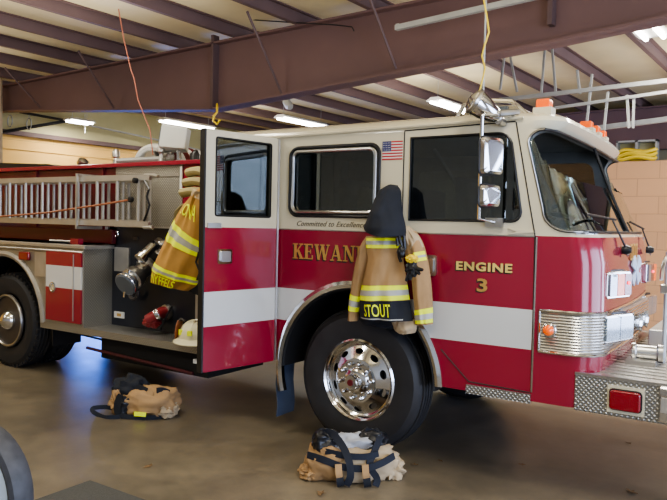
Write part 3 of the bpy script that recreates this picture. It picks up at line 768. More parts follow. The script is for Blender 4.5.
# bumper
BX0, BX1 = 1.597, 2.30
part_b = part('bumper', MB().box(BX0, BX1, 0.0, W, .590, .823), 'treadv', ENG, smooth=None, bevel=.004, label='tread plate front bumper')
mb = MB()
for i in range(22):
    y = .02 + i * .1045
    mb.box(BX0 + .12, BX1 - .02, y, y + .06, .823, .829)
part('bumper_deck', mb, 'alu', part_b, smooth=None)
part('bumper_edge', MB().box(BX0, BX1, -.006, .02, .812, .829), 'steel', part_b, smooth=None)
pA = at(607.4, 400, y=0); pB = at(645, 400, y=0); zc = (at(626, 400, y=0)).z
rl_ = part('side_lamp', MB().box(pA.x, pB.x, -.012, 0, zc - .085, zc + .080), 'cream', part_b, smooth=None, label='rectangular red lamp on a cream backing plate')
def sub(name, mb, mats, parent, **k): return part(name, mb, mats, parent, **k)
cx0, cx1 = pA.x + .018, pB.x - .018
part('red_lens', MB().prism(rrect(cx0, cx1, zc - .060, zc + .058, .02), 'y', -.045, -.012), 'redlens', part_b, bevel=.008)
part('lens_gasket', MB().tube([Vector((x, -.02, z)) for x, z in rrect(cx0, cx1, zc - .060, zc + .058, .02)], .007, 6, closed=True), 'gasket', part_b)
part('bumper_corner', MB().box(2.075, BX1 + .05, -.02, .10, .60, .815), 'chrome', part_b, smooth=None, bevel=.012)
part('corner_clip', MB().box(2.083, 2.12, -.03, -.018, .765, .80), 'steel', part_b, smooth=None)
part('tow_panel', MB().box(2.09, BX1, -.028, -.018, .665, .75), 'alu', part_b, smooth=None)
# on the bumper deck: cylinder, tray, post with hoop
o = at(640, 356, z=.829)
part('air_horn', MB().lathe([(.062, 0), (.062, .02), (.05, .03), (.05, .15), (.062, .16), (.062, .19)], (1.82, .60, .90), (1, .15, 0), 20), 'steel', part_b)
part('air_horn_base', MB().box(1.80, 1.98, .48, .64, .829, .86), 'steel', part_b, smooth=None)
part('hose_tray', MB().box(1.83, 2.2, 1.20, 1.9, .829, .98), 'alu', part_b, smooth=None, bevel=.008)
pc = at(665, 320, x=2.0)
part('bell_post', MB().tube([(pc.x, pc.y, .83), (pc.x, pc.y, 1.58)], .014, 8), 'galv', part_b)
part('post_clamp', MB().box(pc.x-.03, pc.x+.03, pc.y-.06, pc.y+.06, 1.30, 1.36), 'steel', part_b, smooth=None, bevel=.006)
part('hose_reel_hoop', MB().tube([Vector((pc.x, pc.y + .30*math.cos(a) + .05, 1.40 + .15*math.sin(a))) for a in [PI*i/14 for i in range(15)]], .012, 6), 'steel', part_b)

# roof equipment
for i, c in enumerate((Vector((1.30, .16, 2.535)), Vector((1.28, 1.40, 2.565)), Vector((1.28, 1.65, 2.56)), Vector((1.28, 1.90, 2.55)))):
    z0 = 2.49
    lm = part('roof_marker', MB().prism(rrect(c.x - .045, c.x + .045, 0, .06, .012), 'y', -.04, .04), 'amber', ENG, bevel=.006, label='amber roof marker lamp')
    lm.data.transform(Matrix.Translation((0, c.y, c.z - .035)))
    part('marker_base', MB().box(c.x - .06, c.x + .06, c.y - .05, c.y + .05, 2.44, c.z - .03), 'cream', lm, smooth=None)
# light bar with arched chrome frame
lb0 = at(497, 106, y=.55); 
lb = part('light_bar', MB().loft([[Vector((x, .35, 2.49)), Vector((x, .42, 2.49 + h)), Vector((x, 1.85, 2.49 + h)), Vector((x, 1.95, 2.49))] for x, h in ((.62, .03), (.66, .10), (1.02, .10), (1.10, .02))]), 'steel', ENG)
part('light_bar_frame', MB().tube([(.60, .34, 2.50), (.66, .34, 2.60), (.85, .34, 2.62), (1.02, .34, 2.60), (1.13, .34, 2.50)], .018, 8), 'chrome', lb)
part('light_bar_lens', MB().box(.70, .98, .36, .40, 2.51, 2.575), 'clear', lb, smooth=None)
part('antenna_stub', MB().tube([(.74, .38, 2.58), (.74, .38, 2.66)], .02, 8), 'whitebox', lb)
# spotlight
c = at(481, 106, y=-.14); 
ax = Vector((-.62, -.50, .50)).normalized()
sl = part('spotlight', MB().lathe([(.001, -.17), (.03, -.15), (.055, -.10), (.075, -.03), (.085, .03), (.085, .05), (.07, .075), (.03, .09), (.001, .095)], c, ax, 24), 'chrome', ENG)
part('spotlight_rim', MB().lathe([(.078, .04), (.09, .045), (.09, .06), (.076, .066)], c, ax, 24, cap=False), 'steel', sl)
part('spotlight_bracket', MB().tube([c - ax*.10, c + Vector((.12, .03, -.05)), c + Vector((.20, .14, -.03))], .02, 8), 'steel', sl)
# mirrors
ax0 = at(482, 116, y=-.22); ax1 = at(485.5, 222, y=-.22)
ma = part('mirror_arm', MB().tube([(1.15, 0.0, 2.44), (ax0.x + .02, -.20, 2.425), ax0, (ax0.x, -.22, ax0.z - .1), (ax0.x, -.22, ax1.z + .02), (ax0.x + .03, -.02, ax1.z)], .012, 8), 'chrome', ENG)
part('arm_foot', MB().tube([(ax0.x + .06, -.0, 2.40), (ax0.x + .06, -.08, 2.41)], .03, 10), 'steel', ma)
part('arm_foot', MB().box(ax0.x - .03, ax0.x + .09, -.03, .0, ax1.z - .03, ax1.z + .03), 'steel', ma, smooth=None)
def mirror(u, v0, v1, w, name):
    t = at(u, v0, y=-.22); b_ = at(u, v1, y=-.22); cx_ = t.x
    R = Matrix.Rotation(math.radians(72), 4, 'Z')
    T = Matrix.Translation((cx_, -.24, 0)) @ R
    hh = [(-.5*w, b_.z), (.5*w, b_.z), (.5*w, t.z), (-.5*w, t.z)]
    mb = MB()
    def rg(y, k):
        return [T @ Vector((x, y, z)) for x, z in rrect(-w/2 + k, w/2 - k, b_.z + k, t.z - k, .03)]
    mb.loft([rg(-.04, .02), rg(-.03, .004), rg(.0, .0), rg(.012, .0)])
    h = part(name, mb, 'chrome', ENG, smooth=25)
    part('mirror_glass', MB().loft([rg(.012, .012), rg(.016, .014)]), 'steel', h)
    part('mirror_gasket', MB().tube(rg(.008, -.002), .006, 6, closed=True), 'gasket', h)
    return h
mirror(492, 138, 175, .19, 'wing_mirror'); mirror(490, 185, 207, .17, 'wing_mirror')

# crew door standing open
DH = Vector((-.80, -.022, 0)); ang = math.atan2(-.69, -.124)
door = bpy.data.objects.new('crew_door', None)
dmb = MB().prism(rrect(0, .70, .595, 2.385, .02), 'y', 0, .045).mesh('d', ['doorp', 'interior'] if 'doorp' in M else ['cab', 'interior'])
wo = rrect(.068, .612, 1.75, 2.335, .015)
c = MB(); c.mi = 1; c.prism(wo, 'y', -.2, .2)
dme = boolean(dmb, [c.mesh('c', ['cab', 'interior'])])
bpy.data.objects.remove(door)
dme.polygons.foreach_set('use_smooth', [False] * len(dme.polygons))
door = bpy.data.objects.new('crew_door', dme); link(door, ENG)
door['label'] = 'crew door swung open, cream over red with white stripe'
# local +x runs from hinge to free edge; outer skin faces local +y (towards the front of the engine)
door.matrix_local = Matrix.Translation(DH) @ Matrix.Rotation(ang, 4, 'Z')
def dpart(name, mb, m_, smooth=30, **k): return part(name, mb, m_, door, smooth=smooth, local=True, **k)
dpart('door_window', MB().prism(rrect(.068, .612, 1.75, 2.335, .015), 'y', .018, .024), 'glass')
dpart('window_gasket', MB().tube([Vector((x, .047, z)) for x, z in rrect(.072, .608, 1.754, 2.331, .015)], .007, 6, closed=True), 'gasket')
dpart('sliding_pane_frame', MB().tube([Vector((x, .010, z)) for x, z in rrect(.15, .56, 1.78, 2.29, .05)], .014, 6, closed=True), 'gasket')
dpart('door_edge', MB().box(.70, .715, -.005, .05, .595, 2.385), 'gasket', smooth=None)
dpart('hinge_strip', MB().box(-.012, .004, .03, .055, .60, 2.38), 'steel', smooth=None)
dpart('door_handle', MB().prism(rrect(.45, .585, 1.395, 1.505, .018), 'y', .045, .055), 'chrome')
dpart('handle_lever', MB().prism(rrect(.475, .56, 1.41, 1.49, .012), 'y', .055, .072), 'steel')
dpart('door_latch', MB().box(.56, .68, .045, .06, 1.662, 1.70), 'steel', smooth=None)
dpart('inner_trim_panel', MB().box(.05, .66, -.02, 0, .64, 1.70), 'interior', smooth=None)

# cab interior
it = MB()
def seat(x, y, zb, facing=1):
    s = part('seat', MB().prism(rrect(x-.24, x+.24, zb, zb+.14, .05), 'y', y-.25, y+.25), 'seat', ENG, bevel=.02)
    part('backrest', MB().prism([(x - facing*.24, zb + .1), (x - facing*.13, zb + .1), (x - facing*.22, zb + .75), (x - facing*.32, zb + .75)], 'y', y-.24, y+.24), 'seat', s, bevel=.03)
    return s
seat(.95, .48, 1.32); seat(.95, 1.82, 1.32); seat(-.55, .45, 1.32, -1); seat(-.55, 1.85, 1.32, -1)
part('dashboard', MB().prism([(1.36, 1.31), (1.62, 1.31), (1.62, 1.66), (1.48, 1.72), (1.34, 1.62)], 'y', .10, W - .10), 'interior', ENG)
part('engine_cover', MB().prism(rrect(.30, 1.3, 1.31, 1.62, .06), 'y', .85, 1.45), 'interior', ENG)
sw = Vector((1.22, .48, 1.78)); swa = Vector((-.55, 0, .83)).normalized()
u_ = Vector((0, 1, 0)); v_ = swa.cross(u_)
part('steering_wheel', MB().tube([sw + (u_*math.cos(a) + v_*math.sin(a))*.23 for a in [2*PI*i/24 for i in range(24)]], .016, 8, closed=True).tube([sw - swa*.3, sw], .025, 8).tube([sw - u_*.22, sw + u_*.22], .014, 6), 'black', ENG)
part('rear_bulkhead', MB().box(-.35, -.31, .06, W - .06, 1.31, 1.95), 'interior', ENG, smooth=None)
for y in (.45, 1.0): part('air_cylinder', MB().lathe([(.02, 0), (.07, .03), (.08, .08), (.08, .42), (.05, .5), (.02, .52)], (-.22, y, 1.5), (0, 0, 1), 14), 'olive', ENG)
part('window_guard', MB().tube([(.45, .30, 2.28), (.80, .30, 1.80)], .018, 6), 'interior', ENG)
mk = thing('breathing_mask', 'grey rubber breathing mask and pale blue gear behind the near corner of the windshield', 'mask', (1.45, .22, 1.72))
ck = at(573, 205, y=.28)
part('mask_shell', MB().blob((ck.x, .28, ck.z), (.085, .08, .10), 3, .25, 3), 'green', mk)
part('face_port', MB().lathe([(.03, 0), (.035, .03), (.02, .035)], (ck.x + .01, .215, ck.z + .02), (.3, -1, .1), 12), 'clear', mk)
part('mask_strap', MB().tube([(ck.x - .17, .28, ck.z + .03), (ck.x - .14, .26, ck.z - .06), (ck.x - .05, .22, ck.z - .07), (ck.x + .03, .22, ck.z - .1)], .018, 6), 'black', mk)
part('gear_pouch', MB().blob((ck.x + .05, .26, ck.z - .13), (.09, .06, .07), 8, .4, 3), 'bluewhite', mk)
part('bracket_block', MB().box(ck.x - .13, ck.x + .12, .2, .45, 1.69, ck.z - .10), 'black', mk, smooth=None)

# ------------------------------------------------------------------ wheels
def wheel(cx, cy0, cz, front=True, name='wheel', tw=.28, sgn=1):
    """outer face at y = cy0, tyre runs inwards (sgn=1 towards +y)"""
    S = sgn; R = .53
    prof = [(.305, .05), (.312, .025), (.35, .012), (.42, .002), (.48, .008), (.505, .028), (.522, .05), (R, .075), (R + .001, tw - .075), (.522, tw - .05), (.50, tw - .02), (.42, tw), (.32, tw - .02), (.305, tw - .05)]
    ty = part(name, MB().lathe([(r, h) for r, h in prof], (cx, cy0, cz), (0, S, 0), 64, cap=False), 'sidewall' if front else 'rubber', ENG, smooth=25, label='front tyre' if front else None)  # rear tyres take the blacker rubber to carry the shade in their arches
    # tread blocks
    mb = MB()
    for i in range(4): 
        y = cy0 + S*(.075 + i*(tw - .15)/3)
        mb.tube([Vector((cx + (R+.001)*math.cos(a), y, cz + (R+.001)*math.sin(a))) for a in [2*PI*k/64 for k in range(64)]], .013, 6, closed=True)
    if not front:
        for kx in range(44):
            a = 2*PI*kx/44
            c_, s_ = math.cos(a), math.sin(a)
            mtx = Matrix.Translation((cx, 0, cz)) @ Matrix.Rotation(-a, 4, 'Y')
            mb.box(.50, .538, min(cy0 + S*.03, cy0 + S*.10), max(cy0 + S*.03, cy0 + S*.10), -.022, .022, mtx)
    part('tread', mb, 'rubber', ty)
    if front:
        rim = [(.305, .045), (.312, .018), (.300, .010), (.285, .022), (.270, .045), (.245, .05), (.20, .028), (.165, .006), (.155, -.004), (.150, .012), (.148, .02), (.08, .02), (.0005, .02)]
        disc = MB().lathe([(.312, .06), (.316, .018), (.303, .008), (.288, .020), (.274, .048), (.262, .055), (.215, .034), (.172, .008), (.160, .004), (.085, .012), (.0005, .012), (.0005, .08), (.2, .08)], (cx, cy0, cz), (0, S, 0), 60).mesh('d', ['chrome', 'under'])
        cuts_ = []
        for k_ in range(10):
            a = 2*PI*(k_ + .5)/10
            q = Vector((cx + .222*math.cos(a), cy0 - S*.1, cz + .222*math.sin(a)))
            c = MB(); c.mi = 1
            t1 = Vector((-math.sin(a), 0, math.cos(a))); t2 = Vector((math.cos(a), 0, math.sin(a)))
            c.loft([[q + Vector((0, S*dd, 0)) + t1*.036*math.cos(b_) + t2*.021*math.sin(b_) for b_ in [2*PI*j/14 for j in range(14)]] for dd in (0, .165)])
            cuts_.append(c.mesh('c', ['chrome', 'under']))
        dm = boolean(disc, cuts_)
        rimo = part_mesh('rim', dm, ty, 25); 
        hub = part('hub', MB().lathe([(.105, .012), (.100, -.015), (.088, -.025), (.062, -.03), (.058, -.075), (.052, -.085), (.0005, -.087)], (cx, cy0, cz), (0, S, 0), 32), 'chrome', ty)
        part('hub_cap', MB().lathe([(.026, -.086), (.024, -.092), (.0005, -.093)], (cx, cy0, cz), (0, S, 0), 16), 'darkred', ty)
        for k_ in range(10):
            a = 2*PI*k_/10 + .1
            part('lug_nut', MB().lathe([(.019, .006), (.019, -.018), (.015, -.034), (.006, -.042), (.0005, -.043)], (cx + .135*math.cos(a), cy0, cz + .135*math.sin(a)), (0, S, 0), 8), 'chrome', ty)
    else:
        part('rim', MB().lathe([(.295, .02), (.305, .005), (.30, -.005), (.275, -.004), (.27, .01), (.26, .06), (.24, .10), (.16, .12), (.0005, .12)], (cx, cy0, cz), (0, S, 0), 40), 'tanpale' if False else 'rimdark', ty)
        part('rim_ring', MB().tube([Vector((cx + .285*math.cos(a), cy0 - S*.006, cz + .285*math.sin(a))) for a in [2*PI*k/40 for k in range(40)]], .012, 8, closed=True), 'steel', ty)
        part('hub', MB().lathe([(.12, .12), (.115, .02), (.10, -.02), (.07, -.05), (.03, -.07), (.0005, -.072)], (cx, cy0, cz), (0, S, 0), 24), 'chrome', ty)
        for k_ in range(8):
            a = 2*PI*k_/8
            part('lug_nut', MB().lathe([(.018, .11), (.018, .06), (.008, .05)], (cx + .155*math.cos(a), cy0, cz + .155*math.sin(a)), (0, S, 0), 8), 'steel', ty)
    return ty
M['rimdark'] = mat('dark_rim', (0.10, 0.09, 0.085), 0.4, 0.6)
wheel(-.01, .03, .531, True); wheel(-.01, W - .03, .531, True, sgn=-1)
wheel(-4.68, .06, .531, False); wheel(-4.68, .40, .531, False)
wheel(-4.68, W - .06, .531, False, sgn=-1); wheel(-4.68, W - .40, .531, False, sgn=-1)
# mud flap behind front wheel
mf = MB(); c0 = at(289, 366, y=.03)
mf.loft([[Vector((-.755 + dx, .01, z)), Vector((-.755 + dx, .24, z)), Vector((-.745 + dx, .24, z)), Vector((-.745 + dx, .01, z))] for z, dx in ((.60, .0), (.40, -.01), (.22, .01), (.13, .0))])
part('mud_flap', mf, 'bluegrey', ENG)
mf = MB(); mf.box(-3.83, -3.81, .05, .40, .34, .56)
part('mud_flap', mf, 'black', ENG, smooth=None)
# chassis
part('chassis_rail', MB().box(-6.4, 1.6, .72, .80, .46, .68), 'under', ENG, smooth=None)
part('chassis_rail', MB().box(-6.4, 1.6, W - .80, W - .72, .46, .68), 'under', ENG, smooth=None)
part('axle', MB().tube([(-.01, .3, .53), (-.01, W - .3, .53)], .07, 10), 'under', ENG)
part('axle', MB().tube([(-4.68, .6, .53), (-4.68, W - .6, .53)], .10, 10).blob((-4.68, W/2, .53), (.22, .2, .22), 1, .05), 'under', ENG)
part('engine_sump', MB().box(.2, 1.4, .85, 1.45, .40, .75), 'under', ENG, smooth=None)

# ------------------------------------------------------------------ pump section and body
YP = .35
ZB = 1.44
# running board
rb = part('running_board', MB().box(-3.95, -1.60, 0, YP + .02, .560, .600), 'treadh', ENG, smooth=None, bevel=.003)
part('board_edge', MB().box(-3.95, -1.60, -.006, .006, .535, .603), 'treadd', rb, smooth=None)
pp_ = part('pump_panel', MB().box(-3.30, -2.02, YP, YP + .05, .60, 1.63), 'panel', ENG, smooth=None)
part('panel_frame', MB().box(-3.33, -3.285, YP - .02, YP + .05, .60, 1.63), 'alu', pp_, smooth=None)
part('side_post', MB().box(-2.02, XREAR, YP, YP + .05, .60, 1.63), 'alu', ENG, smooth=None)
part('pump_housing', MB().box(-3.28, XREAR, YP + .05, W - YP, .60, 2.20), 'under', ENG, smooth=None)
part('under_box', MB().box(-3.10, -1.62, .12, .9, .30, .535), 'under', ENG, smooth=None)
c1 = at(103, 354, y=.02); c2 = at(185, 377, y=.02)
part('red_guard_bar', MB().tube([(-3.25, .06, .39), (-1.75, .06, .335)], .016, 8), 'under_red', ENG)
c = at(176, 360, y=.1)
part('under_label', MB().box(-1.78, -1.66, .09, .12, .42, .46), 'fixture', ENG, smooth=None)
for z in (.44, .50): part('brake_line', MB().tube([(-3.9, .3, z + .02), (-3.1, .25, z)], .012, 6), 'under', ENG)

def onp(u, v): return at(u, v, y=YP)
# intake: big suction cap with elbow
c = onp(148, 266); cp = at(126, 284, y=YP - .30)
ax = (cp - Vector((c.x, YP, c.z))).normalized()
b0 = Vector((c.x, YP, c.z))
L_ = (cp - b0).length
iv = part('suction_inlet', MB().lathe([(.12, 0), (.12, .03), (.085, .05), (.08, L_*.45), (.105, L_*.5), (.115, L_*.62), (.115, L_*.75), (.095, L_*.8), (.09, L_*.9)], b0, ax, 24), 'steel', pp_)
part('cap_ring', MB().lathe([(.119, L_*.97), (.124, L_*.99), (.124, L_*1.02), (.119, L_*1.04)], b0, ax, 24, cap=False), 'chrome', iv)
part('inlet_cap', MB().lathe([(.11, L_*.90), (.118, L_*.93), (.118, L_*1.04), (.10, L_*1.08), (.0005, L_*1.09)], b0, ax, 24), 'capgrey', iv)
for a in (.9, .9 + PI):
    d_ = Vector((math.cos(a)*.3, 0, math.sin(a)))
    part('cap_handle', MB().tube([b0 + ax*L_*.98 + d_*.10, b0 + ax*L_*.98 + d_*.17], .012, 6), 'chrome', iv)
# discharge elbow with chrome cap
c = onp(160, 246); b0 = Vector((c.x, YP, c.z)); e1 = at(152, 247, y=YP - .14); e2 = at(143, 256, y=YP - .24)
dv = part('discharge_valve', MB().lathe([(.085, 0), (.085, .015), (.06, .025), (.05, .03)], b0, (0, -1, 0), 20).tube([b0, b0 + Vector((-.01, -.10, .0)), e1, e2], [.045, .05, .05, .05], 12), 'chrome', pp_)
dx_ = (e2 - e1).normalized()
part('valve_cap', MB().lathe([(.062, 0), (.062, .05), (.05, .06), (.0005, .065)], e2, dx_, 12), 'chrome', dv)
part('cap_chain', MB().tube([e2, e2 + Vector((.03, -.01, -.10)), e2 + Vector((.10, 0, -.06))], .005, 5), 'steel', dv)
# red lower valve with chrome handle
c = onp(168, 312); b0 = Vector((c.x, YP, c.z)); e1 = at(158, 314, y=YP - .16); e2 = at(147, 320, y=YP - .22)
rv = part('gated_inlet', MB().tube([b0, b0 + Vector((0, -.08, 0)), e1, e2], [.06, .06, .055, .05], 12), 'maroon', pp_)
part('valve_collar', MB().lathe([(.075, 0), (.08, .02), (.075, .04), (.06, .045)], b0, (-.1, -1, 0), 18), 'steel', rv)
part('valve_ring', MB().lathe([(.06, -.02), (.065, 0), (.06, .02)], e1, (e2 - e1), 16), 'chrome', rv)
part('valve_body', MB().blob(tuple(e2 + Vector((-.02, .08, -.03))), (.11, .07, .055), 4, .3, 4), 'maroon', rv)
part('valve_lever', MB().tube([at(172, 306, y=YP - .1), at(160, 329, y=YP - .16)], .009, 6).blob(tuple(at(160, 329, y=YP - .16)), (.018,)*3, 1, 0), 'black', rv)
# gauge plate, small plates
def pplate(u0, v0, u1, v1, m_, name, d=.012, par=None):
    a = onp(u0, v0); b_ = onp(u1, v1)
    return part(name, MB().box(a.x, b_.x, YP - d, YP, min(a.z, b_.z), max(a.z, b_.z)), m_, par or pp_, smooth=None)
pplate(116, 247, 130, 272, 'alu', 'access_plate', .02)
pl = pplate(115, 311, 124.5, 318.5, 'fixture', 'data_plate')
a = onp(118, 313); b_ = onp(122, 316.5)
part('data_mark', MB().box(a.x, b_.x, YP - .015, YP - .012, b_.z, a.z), 'gold', pp_, smooth=None)
pplate(134, 237, 138, 240, 'rimdark', 'small_plate')
c = onp(117.5, 234); part('panel_ring', MB().tube([Vector((c.x + .022*math.cos(a), YP - .01, c.z + .03*math.sin(a))) for a in [2*PI*i/14 for i in range(14)]], .007, 6, closed=True), 'chrome', pp_)
c = onp(127, 276)
part('panel_knob', MB().lathe([(.02, 0), (.025, .05), (.01, .06)], (c.x + .1, YP, c.z + .07), (0, -1, 0), 12), 'chrome', pp_)
part('hand_wheel', MB().tube([Vector((onp(138, 290).x + .07*math.cos(a), YP - .06, onp(138, 290).z + .09*math.sin(a))) for a in [PI + PI*i/10 for i in range(11)]], .018, 8), 'rimdark', pp_)

# lower compartments with wheel arch
def arch_panel(x0, x1, z0, z1, cx, cz, r, y):
    pts = [(x0, z1), (x0, z0), (cx - r, z0)]
    for k_ in range(1, 24):
        a = PI - PI*k_/24; pts.append((cx + r*math.cos(a), max(z0, cz + r*math.sin(a))))
    pts += [(cx + r, z0), (x1, z0), (x1, z1)]
    return pts
lp = arch_panel(-6.6, -3.245, .60, ZB, -4.66, .55, .72, 0)
part('rear_underbody', MB().box(-6.6, -3.3, .70, W - .70, .62, ZB), 'under', ENG, smooth=None)
part('wheel_housing', MB().box(-5.5, -3.9, .62, .70, .50, ZB), 'under', ENG, smooth=None)
lc = part('lower_compartment', MB().prism(lp, 'y', 0, .36), 'treadd', ENG, smooth=None)
part('compartment_side', MB().box(-3.245, -3.232, .005, .36, .60, ZB - .01), 'treadd', lc, smooth=None)
part('compartment_top', MB().box(-6.6, -3.20, -.02, YP, ZB - .04, ZB), 'alu', lc, smooth=None, bevel=.006)
part('drip_rail', MB().tube([(-6.6, -.01, ZB - .075), (-3.24, -.01, ZB - .075)], .012, 6), 'alu', lc)
arch(-4.66, .55, .715, -.010, .03, 3, 177, .06, 'fender_trim', 'alu', lc)
arch(-4.66, .55, .715, .03, .35, 0, 180, .02, 'wheel_well_liner', 'under', lc)
dx0, dx1 = at(47.2, 290, y=0).x, at(82.5, 290, y=0).x
cd_ = part('compartment_door', MB().prism(rrect(dx0, dx1, .635, 1.362, .01), 'y', -.02, .0), 'boxpaint', lc, smooth=None, bevel=.004, label='compartment door, red with a white band')
part('piano_hinge', MB().tube([(dx1 - .12, -.022, .66), (dx1 - .12, -.022, 1.34)], .007, 6), 'steel', lc)
c = at(53, 287, y=-.02)
part('ring_handle', MB().lathe([(.055, 0), (.055, .01), (.04, .015), (.035, .008), (.0005, .008)], (c.x, -.02, c.z), (0, -1, 0), 20).tube([(c.x - .03, -.03, c.z + .03), (c.x + .03, -.03, c.z - .03)], .01, 6), 'chrome', lc)
c = at(25, 256, y=-.01)
part('clearance_lamp', MB().prism(rrect(c.x - .09, c.x + .09, c.z - .045, c.z + .045, .02), 'y', -.035, 0), 'redlens', lc, bevel=.01, label='small red clearance lamp')
a = at(34, 272, y=0); b_ = at(46, 318, y=0)
part('light_panel', MB().box(a.x + .02, dx0 - .01, -.006, 0, 1.08, 1.34), 'alu', lc, smooth=None)
part('red_rail_end', MB().box(at(71, 244, y=.05).x, at(79, 244, y=.05).x, .04, .10, ZB, ZB + .06), 'red', lc, smooth=None)
part('deck_rod', MB().tube([(-3.9, .07, ZB + .025), (-3.40, .07, ZB + .025)], .013, 6), 'alu', lc)

# upper body
ub = part('upper_body', MB().box(-6.6, -3.17, YP, W - YP, ZB, 2.27), 'darkred', ENG, smooth=None)
up2 = part('upper_tread_panel', MB().box(-3.17, -2.20, YP - .02, W - YP + .02, 1.63, 2.245), 'treadd', ENG, smooth=None)
part('panel_edge_trim', MB().box(-2.225, -2.195, YP - .03, YP - .018, 1.95, 2.23), 'fixture', up2, smooth=None)
part('front_corner_panel', MB().box(-2.20, -1.62, YP - .01, W - YP, 1.63, 2.25), 'red', ENG, smooth=None)
part('top_rail', MB().box(-6.6, -1.70, YP - .05, YP + .05, 2.245, 2.29), 'red', ENG, smooth=None, bevel=.008)
part('top_deck', MB().box(-6.6, -1.70, YP, W - YP, 2.24, 2.26), 'treadh', ENG, smooth=None)
for x in (-3.42, -4.6, -5.7): part('body_rib', MB().box(x, x + .05, YP - .025, YP, ZB, 2.25), 'darkred', ub, smooth=None)
part('lower_red_band', MB().box(-6.6, -3.17, YP - .06, YP, ZB + .01, 1.60), 'darkred', ub, smooth=None, bevel=.01)
part('panel_step', MB().box(-3.17, -2.22, YP - .035, YP - .02, 1.63, 1.645).box(-3.17, -2.22, YP - .03, YP - .02, 2.14, 2.15), 'alu', up2, smooth=None)

part('hose_bed_cover', MB().prism([(-6.6, 2.29), (-4.3, 2.29), (-4.5, 2.33), (-6.6, 2.42)], 'y', .45, 1.9), 'black', ENG, smooth=None)
# deck hardware on top
def deck(u, v, y): return at(u, v, y=y)
hr = part('deck_rail', MB().tube([deck(118, 161, .45), deck(161, 159, .45)], .03, 8), 'galv', ENG)
for u, t in ((116, 152), (161, 147)):
    a = deck(u, 166, .45); b_ = deck(u, t, .45)
    part('rail_post', MB().lathe([(.035, 0), (.03, .06), (.022, .09), (.022, b_.z - a.z - .07), (.04, b_.z - a.z - .05), (.04, b_.z - a.z), (.02, b_.z - a.z + .03)], (a.x, a.y, a.z), (0, 0, 1), 12), 'steel', hr)
a = deck(84, 165, .5)
part('valve_cap', MB().lathe([(.04, 0), (.06, .03), (.06, .08), (.03, .10)], (a.x - .05, a.y, 2.29), (.4, 0, .6), 12), 'steel', ENG)
# white flood lamp
fc = at(176, 139, y=.55)
R_ = Matrix.Translation(fc) @ Matrix.Rotation(math.radians(35), 4, 'Z') @ Matrix.Rotation(math.radians(8), 4, 'Y')
fm = MB(); fm.loft([[R_ @ Vector(p) for p in q_] for q_ in ([(-.14, -.10, -.11), (.12, -.10, -.09), (.12, -.10, .12), (-.14, -.10, .12)], [(-.14, .10, -.16), (.12, .10, -.11), (.12, .10, .12), (-.14, .10, .12)])])
fl_ = part('flood_lamp', fm, 'whitebox', ENG, smooth=None, bevel=.01)
fm = MB(); fm.loft([[R_ @ Vector(p) for p in q_] for q_ in ([(-.15, -.08, -.09), (-.15, .08, -.13), (-.15, .08, .10), (-.15, -.08, .10)], [(-.14, -.08, -.09), (-.14, .08, -.13), (-.14, .08, .10), (-.14, -.08, .10)])])
part('lamp_lens', fm, 'clear', fl_, smooth=None)
part('lamp_stem', MB().tube([(fc.x + .03, fc.y, fc.z - .1), (fc.x + .05, fc.y, fc.z - .2), (fc.x + .02, fc.y, 2.28)], .025, 8), 'chrome', fl_)
part('lamp_yoke', MB().blob((fc.x - .10, fc.y, fc.z - .17), (.06, .05, .05), 5, .3), 'steel', fl_)
# striped hose reel coils
rc_ = at(178, 163, y=.95)
hrr = part('hose_reel', MB().tube([(rc_.x, .55, 2.34), (rc_.x, 1.25, 2.34)], .09, 12), 'steel', ENG, label='reel of white and red striped hose')
for k_ in range(7):
    cy_ = .60 + .09*k_
    part('hose_coil', MB().tube([Vector((rc_.x + .24*math.cos(a), cy_, 2.30 + .17*math.sin(a))) for a in [PI*i/14 for i in range(15)]], .045, 8), 'fixture' if k_ % 2 == 0 else 'darkred', hrr)
a = at(195, 160, y=.6)
part('reel_crank', MB().tube([(a.x, .6, 2.27), (a.x, .6, 2.38), (a.x + .02, .6, 2.42)], [.05, .05, .015], 10), 'black', hrr)
a = at(153, 160, y=.8)
part('hose_bundle', MB().blob((a.x - .05, .85, 2.31), (.25, .12, .06), 3, .2), 'fixture', hrr)

# ------------------------------------------------------------------ ladders on the side
def ladder(name, x1, y, zb, zt, label, x0=-6.7, pitch=.305, ph=0.0, rr=.017, rail_h=.055, gap=0):
    t = thing(name, label, 'ladder', (x1, y, zb), 'ladders racked on the side')
    for z in (zb, zt):
        part('rail', MB().prism(rrect(x0, x1, z - rail_h/2, z + rail_h/2, .012), 'y', y - .016, y + .016), 'alu', t)
    n = int((x1 - x0) / pitch)
    for i in range(n):
        x = x1 - .16 - ph - i*pitch
        if x < x0 + .05 or x < -5.4: break
        part('rung', MB().tube([(x, y, zb), (x, y, zt)], rr, 8), 'alu', t)
    return t
l1 = ladder('extension_ladder', -2.345, .06, 1.668, 2.112, 'aluminium ladder outermost of those racked on the side above the compartments', ph=.0)
l2 = ladder('extension_ladder', -2.50, .13, 1.675, 2.105, 'middle aluminium ladder nested behind the outermost one', ph=-.155)
l3 = ladder('roof_ladder', -2.62, .20, 1.68, 2.10, 'innermost aluminium ladder against the red body side', ph=-.275)
part('rail_tip', MB().tube([(-2.42, .06, 2.13), (-2.30, .06, 2.13), (-2.24, .06, 2.115)], .018, 8), 'alu', l1)
part('rail_tip', MB().tube([(-2.42, .06, 1.64), (-2.30, .06, 1.64)], .02, 8), 'alu', l1)
part('halyard', MB().tube([(-2.40, .04, 2.08), (-2.33, .035, 2.0), (-2.36, .035, 1.93), (-2.32, .035, 1.85), (-2.36, .035, 1.76), (-2.40, .04, 1.70)], .010, 6), 'black', l1)
